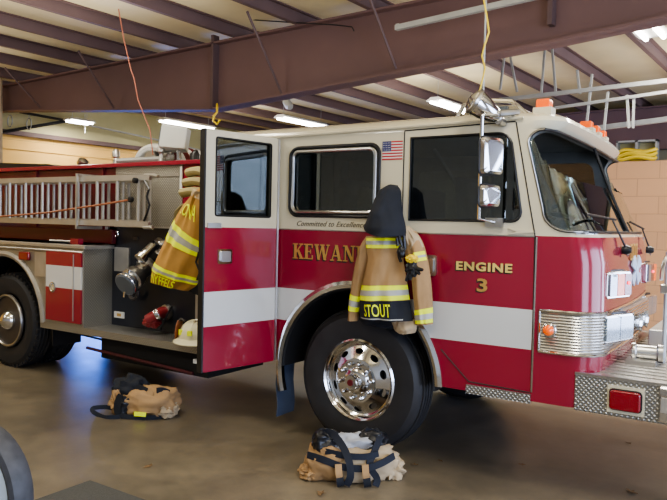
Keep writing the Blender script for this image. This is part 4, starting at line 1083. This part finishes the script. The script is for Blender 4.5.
part('roof_hook', MB().tube([(-4.9, .02, 1.70), (-3.9, .02, 1.76), (-3.1, .02, 1.84), (-2.55, .02, 1.90)], .010, 6), 'leather', l1)
part('pulley', MB().lathe([(.028, 0), (.028, .03), (.01, .035)], (-2.56, .03, 1.90), (0, -1, 0), 12), 'black', l1)
part('pulley', MB().lathe([(.028, 0), (.028, .03), (.01, .035)], (-2.50, .03, 2.08), (0, -1, 0), 12), 'black', l1)
for x in (-3.39, -5.4):
    br_ = part('ladder_bracket', MB().box(x, x + .018, .02, YP, 1.60, 1.63).box(x, x + .018, .005, .03, 1.60, 2.165).box(x, x + .018, .02, YP, 2.145, 2.165), 'alu', ENG, smooth=None)

# folded hose at the corner of the crosslay bed
hb = thing('folded_hose', 'tan canvas hose folded in flat loops above the hanging coat beside the open door', 'hose', (-2.0, .2, 1.9))
def flat_hose(pts, w=.05, r=.026):
    """double-jacket hose lying flat: ellipse section with width along y"""
    mb = MB(); pts = [Vector(p) for p in pts]; rings = []
    for i, p in enumerate(pts):
        d = (pts[min(i+1, len(pts)-1)] - pts[max(i-1, 0)]).normalized(); s = Vector((0, 1, 0)); u2 = d.cross(s).normalized()
        rings.append([p + s*w*math.cos(a) + u2*r*math.sin(a) for a in [2*PI*k_/12 for k_ in range(12)]])
    return mb.loft(rings)
for k_, (u0, v0, u1) in enumerate(((192, 173, 205), (189, 183, 206), (186, 193, 206))):
    p = at(u0 - 3, v0, y=.22); q = at(u1 + 6, v0 + 3, y=.22)
    part('hose_fold', flat_hose([p + (q - p)*t + Vector((0, 0, .03*math.sin(t*PI))) for t in (0, .2, .4, .6, .8, 1)], .06, .044), 'hose', hb)
p = [at(u, v, y=.14) for u, v in ((206, 200), (195, 203), (186, 206), (180, 212), (179, 219), (184, 218), (190, 209))]
part('hose_fold', flat_hose(p, .07, .022), 'hose', hb)
p = [at(u, v, y=.10) for u, v in ((206, 204), (198, 208), (192, 214), (188, 222), (186, 230))]
part('hose_fold', flat_hose(p, .06, .022), 'hose', hb)

# ==================================================================  SOFT GOODS AND LOOSE THINGS
def cat(p, t):
    n = len(p) - 1; x = t * n; i = min(int(x), n - 1); f = x - i
    g = lambda k_: p[max(0, min(n, k_))]
    a, b_, c, d = g(i-1), g(i), g(i+1), g(i+2)
    return 0.5 * ((2*b_) + (c - a)*f + (2*a - 5*b_ + 4*c - d)*f*f + (3*b_ - a - 3*c + d)*f**3)
class Cloth:
    """cloth hanging between a left and a right edge, bulging towards -y with folds"""
    def __init__(s, L, R, D, back=.02, seed=0, fold=.012, ff=9.0, n=26):
        s.L = [Vector(p) for p in L]; s.R = [Vector(p) for p in R]; s.D = D; s.back = back; s.seed = seed; s.fold = fold; s.ff = ff; s.n = n
    def d(s, t):
        x = t*(len(s.D)-1); i = min(int(x), len(s.D)-2); return s.D[i] + (s.D[i+1]-s.D[i])*(x-i)
    def pt(s, t, q, off=0):
        l = cat(s.L, t); r = cat(s.R, t); p = l.lerp(r, q)
        b_ = math.sin(PI*q)**.55 if 0 < q < 1 else 0
        nz = noise.noise(Vector((q*s.ff*.5 + t*1.3, t*2.2, s.seed*5.3)))*1.5 + noise.noise(Vector((q*s.ff, t*5, s.seed*2.3 + 9)))*.6
        return p + Vector((0, -(s.d(t)*b_ + s.fold*nz*b_ + off*(1 if b_ > 0 else 0)), 0)) + Vector((nz*.15*s.fold, 0, 0))
    def ring(s, t, off=0, q0=0, q1=1):
        f = [s.pt(t, q0 + (q1-q0)*k_/s.n, off) for k_ in range(s.n+1)]
        bk = [f[-1-k_] + Vector((0, s.back*math.sin(PI*k_/6) + .004, 0)) if 0 < k_ < 6 else None for k_ in range(7)]
        l, r = f[0], f[-1]
        bk = [r.lerp(l, k_/6) + Vector((0, s.back*math.sin(PI*k_/6)**.5 + .001, 0)) for k_ in range(1, 6)]
        return f + bk
    def mesh(s, t0=0, t1=1, m_=40, off=0): return MB().loft([s.ring(t0 + (t1-t0)*i/m_, off) for i in range(m_+1)])
    def band(s, t0, t1, off=.004, q0=.0, q1=1.0, m_=6, th=.004, tilt=0):
        rows = []
        for i in range(m_+1):
            t = t0 + (t1-t0)*i/m_
            rows.append([s.pt(min(1, max(0, t + tilt*(q0 + (q1-q0)*k_/s.n - .5))), q0 + (q1-q0)*k_/s.n, off) for k_ in range(s.n+1)])
        mb = MB(); mb.loft(rows, closed=False, cap=False); return mb
    def text(s, txt, t, q, size_u, size_v, off=.007, bold=.003):
        """lettering mapped on the cloth: q start and width in q, t baseline and height in t"""
        mb = MB(); text_bm(mb, txt, 1.0, (0, 0, 0), (1, 0, 0), (0, 0, 1), bold=bold, depth=0, spacing=1.05)
        xs = [v.co.x for v in mb.bm.verts]; zs_ = [v.co.z for v in mb.bm.verts]
        x0, x1, z0, z1 = min(xs), max(xs), min(zs_), max(zs_)
        for v in mb.bm.verts:
            qq = q + size_u*(v.co.x - x0)/(x1 - x0); tt = t - size_v*(v.co.z - z0)/(z1 - z0)
            v.co = s.pt(tt, qq, off)
        return mb
def px(lst, y): return [at(u, v, y=(y if not isinstance(y, (list, tuple)) else y[i])) for i, (u, v) in enumerate(lst)]
def stripes(cl, par, t0, t1, tilt=0, off=.005):
    h = (t1 - t0)/3
    part('lime_stripe', cl.band(t0, t0 + h*1.15, off, tilt=tilt), 'lime', par, label='fluorescent lime reflective stripe')
    part('silver_stripe', cl.band(t0 + h*.95, t0 + h*2.05, off + .002, tilt=tilt), 'silver', par)
    part('lime_stripe', cl.band(t0 + h*1.95, t1, off, tilt=tilt), 'lime', par, label='fluorescent lime reflective stripe')

# ---- coat hanging over the front wheel, STOUT on the hem
YJ = -.10
J = thing('turnout_coat', 'tan firefighter coat hanging over the front wheel arch, STOUT on its black hem', 'coat', at(388, 240, y=YJ))
bL = px([(366, 236), (367, 248), (368, 262), (363.5, 282), (360.5, 300), (361, 318)], YJ); bR = px([(404, 236), (404, 248), (404, 262), (407, 282), (410, 300), (413, 321)], YJ)
cb = Cloth(bL, bR, [.05, .09, .10, .11, .11, .11], back=.05, seed=1, fold=.020)
part('coat_body', cb.mesh(), 'tan', J, smooth=60)
stripes(cb, J, .045, .20)
stripes(cb, J, .63, .795)
part('hem_panel', cb.band(.80, .998, .005, m_=8), 'cloth', J, label='black hem panel lettered STOUT')
part('hem_lettering', cb.text('STOUT', .945, .22, .52, .115, bold=.012), 'lime', J, smooth=None, label='lime letters STOUT')
part('hem_piping', cb.band(.965, .98, .008, q0=.08, q1=.90, m_=2), 'silver', J)
sl_ = Cloth(px([(367, 236), (361, 246), (355, 268), (351, 296), (348.5, 320)], YJ + .02), px([(374, 238), (371, 252), (369, 270), (361, 300), (357, 321)], YJ + .02), [.04, .06, .06, .05, .05], back=.05, seed=4, fold=.012, ff=5, n=14)
part('left_sleeve', sl_.mesh(), 'tan', J, smooth=60)
stripes(sl_, J, .72, .87)
sr = Cloth(px([(402, 234), (404, 250), (411, 272), (414, 300), (416, 325)], YJ + .01), px([(416, 231), (424, 245), (429.5, 268), (432.5, 296), (433, 324)], YJ + .01), [.05, .07, .07, .06, .05], back=.05, seed=7, fold=.016, ff=6, n=16)
part('right_sleeve', sr.mesh(), 'tan', J, smooth=60)
stripes(sr, J, .84, .975)
part('lime_stripe', sr.band(.32, .365, .005, q0=.60, q1=.99), 'lime', J, label='fluorescent lime reflective stripe'); part('silver_stripe', sr.band(.36, .385, .006, q0=.60, q1=.99), 'silver', J); part('lime_stripe', sr.band(.38, .42, .005, q0=.60, q1=.99), 'lime', J, label='fluorescent lime reflective stripe')
ln = Cloth(px([(359, 314), (361, 322), (366, 325)], YJ + .05), px([(413, 318), (414, 328), (408, 331)], YJ + .05), [.05, .05, .04], back=.04, seed=9)
part('dark_lining', ln.mesh(m_=12), 'cloth', J, smooth=60)
tl = Cloth(px([(391, 322), (395, 330), (400, 334)], YJ + .03), px([(416, 319), (417, 328), (415, 333)], YJ + .03), [.05, .06, .04], back=.05, seed=11)
part('coat_tail', tl.mesh(m_=12), 'tanpale', J, smooth=60)
part('collar', Cloth(px([(402, 226), (404, 236), (406, 250)], YJ), px([(408, 226), (419, 236), (424, 247)], YJ), [.05, .06, .05], back=.05, seed=12).mesh(m_=12), 'tanpale', J, smooth=60)
for i, ps in enumerate(([(399, 236), (402, 246), (399, 256), (401, 262)], [(404, 236), (405, 248), (402, 256)], [(397, 238), (398, 246)])):
    part('hanging_strap', MB().tube(px(ps, YJ - .10), .012, 6), 'black', J)
c = at(401, 252, y=YJ - .12); part('buckle', MB().blob(c, (.030, .02, .04), 2, .2), 'black', J)
part('hanging_hook', MB().tube([(at(391, 190, y=0).x, 0, at(391, 200, y=0).z), at(391, 200, y=-.05), at(391, 194, y=-.06)], .008, 6), 'steel', ENG)
# gloves
G = thing('work_gloves', 'black and yellow gloves clipped to the front of the tan coat', 'gloves', at(412, 268, y=-.24))
g0 = at(412, 262, y=-.24)
part('glove_cuff', MB().blob(at(412, 259, y=-.24), (.045, .03, .03), 3, .3), 'yellow', G)
part('glove_palm', MB().blob(at(412, 269, y=-.24), (.045, .03, .05), 5, .3), 'black', G)
for u, v in ((406, 281), (410, 280), (415, 277), (420, 274), (423, 270)):
    e = at(u, v, y=-.25); part('glove_finger', MB().tube([at(412, 268, y=-.24).lerp(e, .2), at(412, 268, y=-.25).lerp(e, .65), e], [.016, .015, .010], 8), 'black', G)
# hood draped on top
HL = px([(389, 184.5), (380, 191), (375, 202), (370, 216), (365.5, 227), (367, 231)], YJ - .06); HR = px([(393, 184.5), (399.5, 190), (401.5, 202), (403.5, 216), (406, 228), (406, 236)], YJ - .06)
hc_ = Cloth(HL, HR, [.01, .08, .11, .13, .14, .13], back=.10, seed=15, fold=.02, ff=6)
hm = hc_.mesh()
for v in hm.bm.verts:                      # sagging lower rim
    t = (v.co.z - HR[-1].z)/.15
    if t < .5:
        mid = (HL[-1].x + HR[-1].x)/2; v.co.z -= .030*(1 - ((v.co.x - mid)/.14)**2)*(.5 - t)*1.6 if abs(v.co.x - mid) < .14 else 0
H = tag(part('protective_hood', hm, 'cloth', None, smooth=60), 'black cloth hood draped over the collar of the tan coat on the cab', 'hood')

# ---- coat by the pump panel
YK = .02
K = thing('turnout_coat', 'golden tan firefighter coat beside the open crew door, NYFFELS on its hem', 'coat', at(185, 240, y=YK))
kL = px([(196, 191), (191, 198), (183, 206), (174, 221), (163, 246), (155.5, 262), (152.5, 271), (151, 282)], YK)
kR = px([(208, 186), (209, 194), (209, 216), (206, 247), (203, 264), (199.5, 279), (196, 286), (188, 291)], YK)
kc = Cloth(kL, kR, [.04, .07, .08, .09, .10, .10, .09, .07], back=.06, seed=21, fold=.030, ff=10)
part('coat_body', kc.mesh(), 'tan2', K, smooth=60)
stripes(kc, K, .41, .52)
stripes(kc, K, .705, .835)
part('hem_lettering', kc.text('NYFFELS', .985, .10, .62, .135, bold=.012), 'lime', K, smooth=None, label='lime letters NYFFELS')
part('shoulder_lettering', kc.text('LONA', .335, .16, .60, .10, bold=.006), 'lime', K, smooth=None, label='lime letters LONA on the shoulder')
part('collar', Cloth(px([(193, 189), (191, 195)], YK - .05), px([(204, 193), (204, 201)], YK - .05), [.03, .03], back=.03, seed=5).mesh(m_=6), 'tanpale', K, smooth=60)
part('dark_lining', Cloth(px([(190, 268), (186, 284), (190, 292)], YK + .05), px([(208, 262), (207, 282), (204, 296)], YK + .05), [.05, .05, .03], back=.03, seed=25).mesh(m_=12), 'cloth', K, smooth=60)
part('hanging_strap', MB().tube(px([(199, 252), (196, 262), (200, 272), (197, 280)], YK - .08), .010, 6), 'black', K)

# ---- helmet on the running board
hp = at(186, 346, z=.60)
fx_ = Vector((-.93, -.36, 0)).normalized(); sx_ = Vector((-fx_.y, fx_.x, 0))
HM = thing('fire_helmet', 'cream fire helmet with a brown leather front shield on the running board', 'helmet', (hp.x, hp.y + .1, .603))
O_ = Vector((hp.x + .01, hp.y + .11, .597))
def hl(f, s_, z): return O_ + (fx_*f + sx_*s_ + Vector((0, 0, z)))*1.22
rings = []
for k_, z, dz in ((1.0, .012, 0), (1.02, .020, 0), (.80, .045, 0), (.66, .055, 0)):
    rings.append([hl((.205 if math.cos(a) < 0 else .165)*math.cos(a)*k_, .150*math.sin(a)*k_, z + (.0 if k_ < .7 else -.012*abs(math.sin(a)) + .012)) for a in [2*PI*i/40 for i in range(40)]])
part('brim', MB().loft(rings), 'helmet', HM, smooth=50)
rings = []
for j in range(10):
    a2 = .5*PI*j/9.2; rings.append([hl(.128*math.cos(a)*math.cos(a2)**.8*(1 + .03*math.cos(8*a)), .108*math.sin(a)*math.cos(a2)**.8*(1 + .03*math.cos(8*a)), .05 + .125*math.sin(a2)) for a in [2*PI*i/48 for i in range(48)]])
part('dome', MB().loft(rings), 'helmet', HM, smooth=50)
part('crown_ridge', MB().tube([hl(.13*math.cos(t), 0, .052 + .13*math.sin(t)) for t in [PI*i/12 for i in range(13)]], .010, 8), 'helmet', HM)
part('crown_ridge', MB().tube([hl(.0, .108*math.cos(t), .052 + .13*math.sin(t)) for t in [PI*i/12 for i in range(13)]], .007, 8), 'helmet', HM)
sh = MB()
sp_ = [(-.045, 0), (.045, 0), (.055, .05), (.05, .10), (.03, .135), (0, .12), (-.03, .135), (-.05, .10), (-.055, .05)]
sh.loft([[hl(.140 + .0 - z*.10 + o2, s_, .045 + z) for s_, z in sp_] for o2 in (0, .008)])
shd = part('front_shield', sh, 'leather', HM, smooth=None, label='brown leather front shield')
part('shield_panel', MB().loft([[hl(.149 - z*.10 + o2, s_*.62, .050 + z*.85) for s_, z in sp_] for o2 in (0, .004)]), 'redleather', shd, smooth=None)
part('shield_holder', MB().tube([hl(.09, 0, .17), hl(.12, 0, .185), hl(.14, 0, .165)], .012, 6), 'rimdark', HM)
for a in (.75, 1.55, 2.4):
    a = a; n_ = fx_*math.cos(a) + sx_*math.sin(a)
    t_ = Vector((-n_.y, n_.x, 0)); c = hl(.128*math.cos(a), .110*math.sin(a), .10) + n_*.0
    part('reflective_patch', MB().loft([[c + n_*o2 + t_*p_ + Vector((0, 0, q_)) for p_, q_ in ((-.022, -.022), (.022, -.022), (.020, .022), (-.020, .022))] for o2 in (-.02, .004)]), 'lime', HM, smooth=None)
for sgn in (-1, 1): part('brim_rivet', MB().lathe([(.006, 0), (.004, .004)], hl(.14, .05*sgn, .03), (0, 0, 1), 8), 'rimdark', HM)

# ---- gear heaps on the floor
def frame(u, v):
    o = at(u, v, z=0); r = Vector((.835, .55, 0)); w_ = Vector((-.55, .835, 0))
    return o, (lambda a, b_, z: o + r*a + w_*b_ + Vector((0, 0, z)))
ROT = math.atan2(.55, .835)
o2, F = frame(350, 476)
B = thing('turnout_trousers', 'tan bunker trousers bundled over boots with navy straps, before the front wheel', 'trousers', o2, 'bundled bunker gear on the floor')
def heap(c, r, seed, amp, m_, name, par, p=.8, flat=.002, freq=2.6):
    mb = MB().blob(c, r, seed, amp, freq, 40, 24, flat=flat, p=p, rot=ROT)
    for v in mb.bm.verts:      # creases
        n_ = noise.noise(v.co*9 + Vector((seed, 0, 0))); v.co += (v.co - Vector(c)).normalized()*(-abs(n_)*.028 + .006)
        if v.co.z < flat: v.co.z = flat
    return part(name, mb, m_, par, smooth=70)
heap(F(-.13, .0, .10), (.17, .16, .125), 2, .22, 'tan', 'trouser_leg', B)
heap(F(.13, .03, .10), (.19, .15, .12), 5, .22, 'tanpale', 'trouser_leg', B)
heap(F(.0, -.03, .09), (.18, .14, .11), 8, .18, 'tanpale', 'trouser_seat', B)
heap(F(-.27, -.03, .035), (.07, .09, .05), 11, .5, 'tan', 'trouser_cuff', B, p=1)
heap(F(.29, .02, .05), (.08, .09, .07), 12, .5, 'tanpale', 'trouser_cuff', B, p=1)
heap(F(.02, .05, .20), (.19, .10, .075), 14, .35, 'greycloth', 'inner_lining', B, p=1)
for a_, b_, sd in ((-.17, .05, 3), (.15, .10, 6)):
    bt = heap(F(a_, b_ - .03, .235), (.095, .10, .075), sd, .25, 'black', 'boot', B, p=.9, freq=2)
    part('boot_pull', MB().tube([F(a_ - .04, b_ - .06, .24), F(a_ - .05, b_ - .07, .28), F(a_ + .02, b_ - .06, .295)], .010, 6), 'rimdark', bt)
def strap(pts, w, m_, name, par, wd=None, th=.005):
    mb = MB(); rings = []
    for i, p in enumerate(pts):
        d = (pts[min(i+1, len(pts)-1)] - pts[max(i-1, 0)]).normalized(); view = (CAMDIR)
        s_ = d.cross(view).normalized()*w; n_ = s_.cross(d).normalized()*th
        rings.append([p - s_ + n_, p + s_ + n_, p + s_ - n_, p - s_ - n_])
    return part(name, mb.loft(rings), m_, par, smooth=60)
CAMDIR = Vector((-.55, .835, -.1)).normalized()   # webbing lies flat against the front of the heap
def sm(ps, k_=5):
    ps = [Vector(p) for p in ps]; n = (len(ps)-1)*k_; return [cat(ps, i/n) for i in range(n+1)]
strap(sm([F(-.29, -.09, .17), F(-.18, -.165, .165), F(-.05, -.195, .13), F(.09, -.195, .125), F(.20, -.16, .15), F(.29, -.07, .17)]), .022, 'navy', 'waistband', B)
strap(sm([F(-.20, .0, .29), F(-.13, -.05, .305), F(-.06, -.13, .25), F(-.015, -.20, .17), F(-.005, -.225, .08), F(-.03, -.215, .02)]), .024, 'navy', 'suspender', B)
strap(sm([F(.10, .05, .30), F(.19, .0, .28), F(.16, -.10, .22), F(.12, -.175, .14), F(.17, -.19, .06), F(.16, -.21, .015)]), .022, 'navy', 'suspender', B)
strap(sm([F(-.17, -.10, .20), F(-.05, -.16, .195), F(.09, -.16, .19), F(.18, -.12, .20)]), .020, 'navy', 'suspender', B)
for a_ in (-.085, .09):
    strap(sm([F(a_, -.20, .15), F(a_ + .005, -.225, .10), F(a_ + .01, -.225, .075)]), .022, 'tan', 'belt_loop', B, th=.008)
    strap(sm([F(a_ + .01, -.222, .08), F(a_ + .015, -.225, .04), F(a_ + .02, -.20, .012)]), .024, 'cloth', 'belt_loop', B, th=.008)
# left heap
o3, F3 = frame(137, 414)
B2 = thing('turnout_trousers', 'rumpled tan bunker trousers heap with black top and trailing strap, left on the floor', 'trousers', o3, 'bundled bunker gear on the floor')
heap(F3(.12, .02, .11), (.25, .19, .13), 31, .22, 'tan', 'trouser_leg', B2)
heap(F3(.28, -.04, .06), (.09, .11, .07), 33, .4, 'tanpale', 'trouser_cuff', B2, p=1)
heap(F3(-.07, .08, .19), (.17, .13, .13), 35, .3, 'cloth', 'black_lining', B2, p=1)
heap(F3(-.16, -.03, .10), (.07, .08, .10), 36, .5, 'tan', 'trouser_fold', B2, p=1)
heap(F3(-.10, -.09, .09), (.07, .05, .10), 37, .3, 'black', 'boot', B2, p=1)
strap(sm([F3(-.03, -.12, .16), F3(-.09, -.13, .08), F3(-.10, -.15, .03), F3(.02, -.17, .02), F3(.14, -.17, .02), F3(.24, -.13, .02), F3(.33, -.05, .03)]), .020, 'cloth', 'suspender', B2)
strap(sm([F3(-.14, -.06, .05), F3(-.26, -.02, .06), F3(-.37, -.04, .055), F3(-.36, -.07, .03), F3(-.27, -.13, .01), F3(-.20, -.17, .012), F3(-.10, -.16, .02)]), .018, 'navy', 'suspender', B2)
for p_, q_ in (((-.04, -.02, .23), (.11, -.09, .23)), ((.19, -.08, .23), (.28, -.02, .20))):
    a = F3(*p_); b_ = F3(*q_); strap(sm([a, a.lerp(b_, .5) + Vector((0, 0, .012)), b_]), .026, 'cloth', 'waistband', B2)
strap(sm([F3(.14, -.10, .235), F3(.145, -.13, .19)]), .028, 'tan', 'belt_loop', B2)
strap(sm([F3(.03, -.19, .055), F3(.08, -.195, .055), F3(.13, -.19, .05)]), .018, 'lime', 'lime_stripe', B2)
strap(sm([F3(-.10, -.13, .20), F3(-.13, -.14, .12), F3(-.12, -.15, .04)]), .03, 'black', 'suspender', B2)

# ---- floor mat, foreground wheel, leaves
tag(part('floor_mat', MB().box(-1.05, .30, -2.75, -1.556, .0, .014), 'mat', None, smooth=None, bevel=.004), 'dark grey ribbed mat cut by the bottom edge of the photo', 'mat')
dep = 3.38
wc = CAM + RX*((-29 - 333.5)/FPX*dep) + DN*((502 - 250)/FPX*dep) + FW*dep
wc.z = .347
wn = (-FW*.90 - RX*.42); wn.z = 0; wn.normalize()
CW = thing('cart_wheel', 'worn black tyre with pale blue perforated hub at the bottom left corner', 'wheel', (wc.x, wc.y, 0))
part('tyre', MB().lathe([(.285, -.05), (.286, .015), (.294, .030), (.312, .036), (.335, .026), (.345, .0), (.347, -.05), (.33, -.09), (.30, -.10), (.285, -.09)], wc, wn, 48, cap=False), 'oldtyre', CW, smooth=40)
pf = MB().lathe([(.287, .0), (.287, .012), (.20, .02), (.06, .035), (.0005, .035)], wc, wn, 40)
hubp = part('hub_plate', pf, 'bluewhite', CW)
mb = MB(); uu = wn.orthogonal().normalized()
uu = wn.cross(Vector((0, 0, 1))).normalized(); vv = Vector((0, 0, 1))
ho = MB()
for i in range(-10, 11):
    for j in range(-2, 7):
        a_, b_ = i*.019 + (.0095 if j % 2 else 0), -.02 - j*.019 + .03
        if a_*a_ + b_*b_ < .20**2 and b_ < .03:
            rr_ = math.hypot(a_, b_); c = wc + uu*a_ + vv*b_ + wn*(.036 if rr_ < .06 else .036 - (rr_ - .06)/.14*.0155)
            ho.poly3([c + (uu*math.cos(t) + vv*math.sin(t))*.0062 for t in [2*PI*k_/8 for k_ in range(8)]])
part('vent_holes', ho, 'black', CW, smooth=None, kind='stuff')
part('hub_rib', MB().tube([wc + uu*-.19 + vv*.045 + wn*.03, wc + uu*.19 + vv*.07 + wn*.03], .008, 6), 'bluewhite', CW)
part('hub_slot', MB().prism([(0, 0), (.0, 0), (0, 0)], 'y', 0, .001) if False else MB().poly3([wc + uu*a_ + vv*b_ + wn*.034 for a_, b_ in ((.07, .08), (.10, .08), (.085, .16))]), 'black', CW, smooth=None)
for (u, v, lb) in ((148, 467, 'dry leaf scrap on the floor between the left heap and the mat'), (414, 465, 'brown leaf scrap right of the strapped trousers'), (440, 461, 'small leaf scrap just right of the front tyre'), (522, 465, 'leaf crumb on the floor below the cab step plate'), (629, 444, 'leaf scrap on the floor below the side lamp'), (631, 492, 'curled dark leaf near the bottom right corner'), (321, 494, 'tan leaf in front of the strapped trousers')):
    c = at(u, v, z=0.0); mb = MB(); a0 = random.random()*6; s_ = .035 if u in (148, 631, 321) else .022
    n = 9; rim_ = []
    for k_ in range(n):
        a = 2*PI*k_/n; r_ = s_*(1 if k_ % 2 == 0 else .45)*(1.5 if k_ in (0, 4) else 1)
        rim_.append(Vector((c.x + r_*math.cos(a + a0), c.y + r_*math.sin(a + a0), .003 + .010*random.random())))
    cen = Vector((c.x, c.y, .004)); 
    V0 = mb.bm.verts.new(cen); VV = [mb.bm.verts.new(p) for p in rim_]
    for k_ in range(n): mb.face([V0, VV[k_], VV[(k_+1) % n]])
    mb.tube([cen, cen + Vector((s_*1.4*math.cos(a0), s_*1.4*math.sin(a0), .004))], .002, 4)
    tag(part('dry_leaf', mb, 'leaf', None, smooth=None), lb, 'leaf', 'dry leaf scraps on the floor')
# door in the left wall beyond the engine
struct('door_1', MB().box(XL, XL + .06, 3.3, 3.45, 0, 2.2).box(XL, XL + .06, 5.75, 5.9, 0, 2.2).box(XL, XL + .06, 3.3, 5.9, 2.1, 2.25), 'galv')
# ==================================================================  LIGHT
def area(name, loc, rot, sx, sy, power, col, spread=PI):
    ld = bpy.data.lights.new(name, 'AREA'); ld.shape = 'RECTANGLE'; ld.size = sx; ld.size_y = sy; ld.energy = power; ld.color = col
    ld.spread = spread; o = bpy.data.objects.new(name, ld); link(o); o.matrix_world = BR @ Matrix.Translation(loc) @ rot.to_4x4()
    return o
RXm = Matrix.Rotation(PI/2, 3, 'Y')       # faces -x
for y0, y1 in ((-6.4, -2.4), (-1.0, 3.2), (4.4, 8.2)):
    area('daylight', (XR + .35, (y0 + y1)/2, 1.65), RXm, 3.2, y1 - y0, 300, (0.62, 0.73, 1.0))
# rows of shop lights over the near bays
Dn = Matrix.Identity(3)
for x, y in ((-6, -4.5), (-2, -4.5), (2, -4.5), (-6, -1.2), (-2.2, -1.2), (2, -1.2), (-3, 6.5), (2, 5.5)):
    area('shop_light', (x, y, 3.75), Dn, .3, 1.3, 42, (1.0, 0.94, 0.82))
for x, y in ((-7, -5), (-3, -5), (1, -5), (-6.5, -.8), (-3, -.8), (.5, -.8), (4, -.8), (-6, 4.5), (-2, 4.5), (2, 5)):
    area('ceiling_fill', (x, y, 3.0), Matrix.Rotation(PI, 3, 'X'), 1.6, 1.6, 30, (1.0, 0.95, 0.84))  # unseen upward fill lamps, added to brighten the ceiling
area('doorway_daylight', (XL + .1, 4.6, 1.1), Matrix.Rotation(-PI/2, 3, 'Y'), 1.9, 2.3, 120, (0.06, 0.24, 1.0), math.radians(100))
w = bpy.data.worlds.new('World'); sc.world = w; w.use_nodes = True
nt = w.node_tree; bg = nt.nodes['Background']; sk = nt.nodes.new('ShaderNodeTexSky'); sk.sky_type = 'HOSEK_WILKIE'; sk.turbidity = 4; sk.sun_direction = Vector((.5, -.5, .6)).normalized()
nt.links.new(sk.outputs[0], bg.inputs[0]); bg.inputs[1].default_value = 0.8
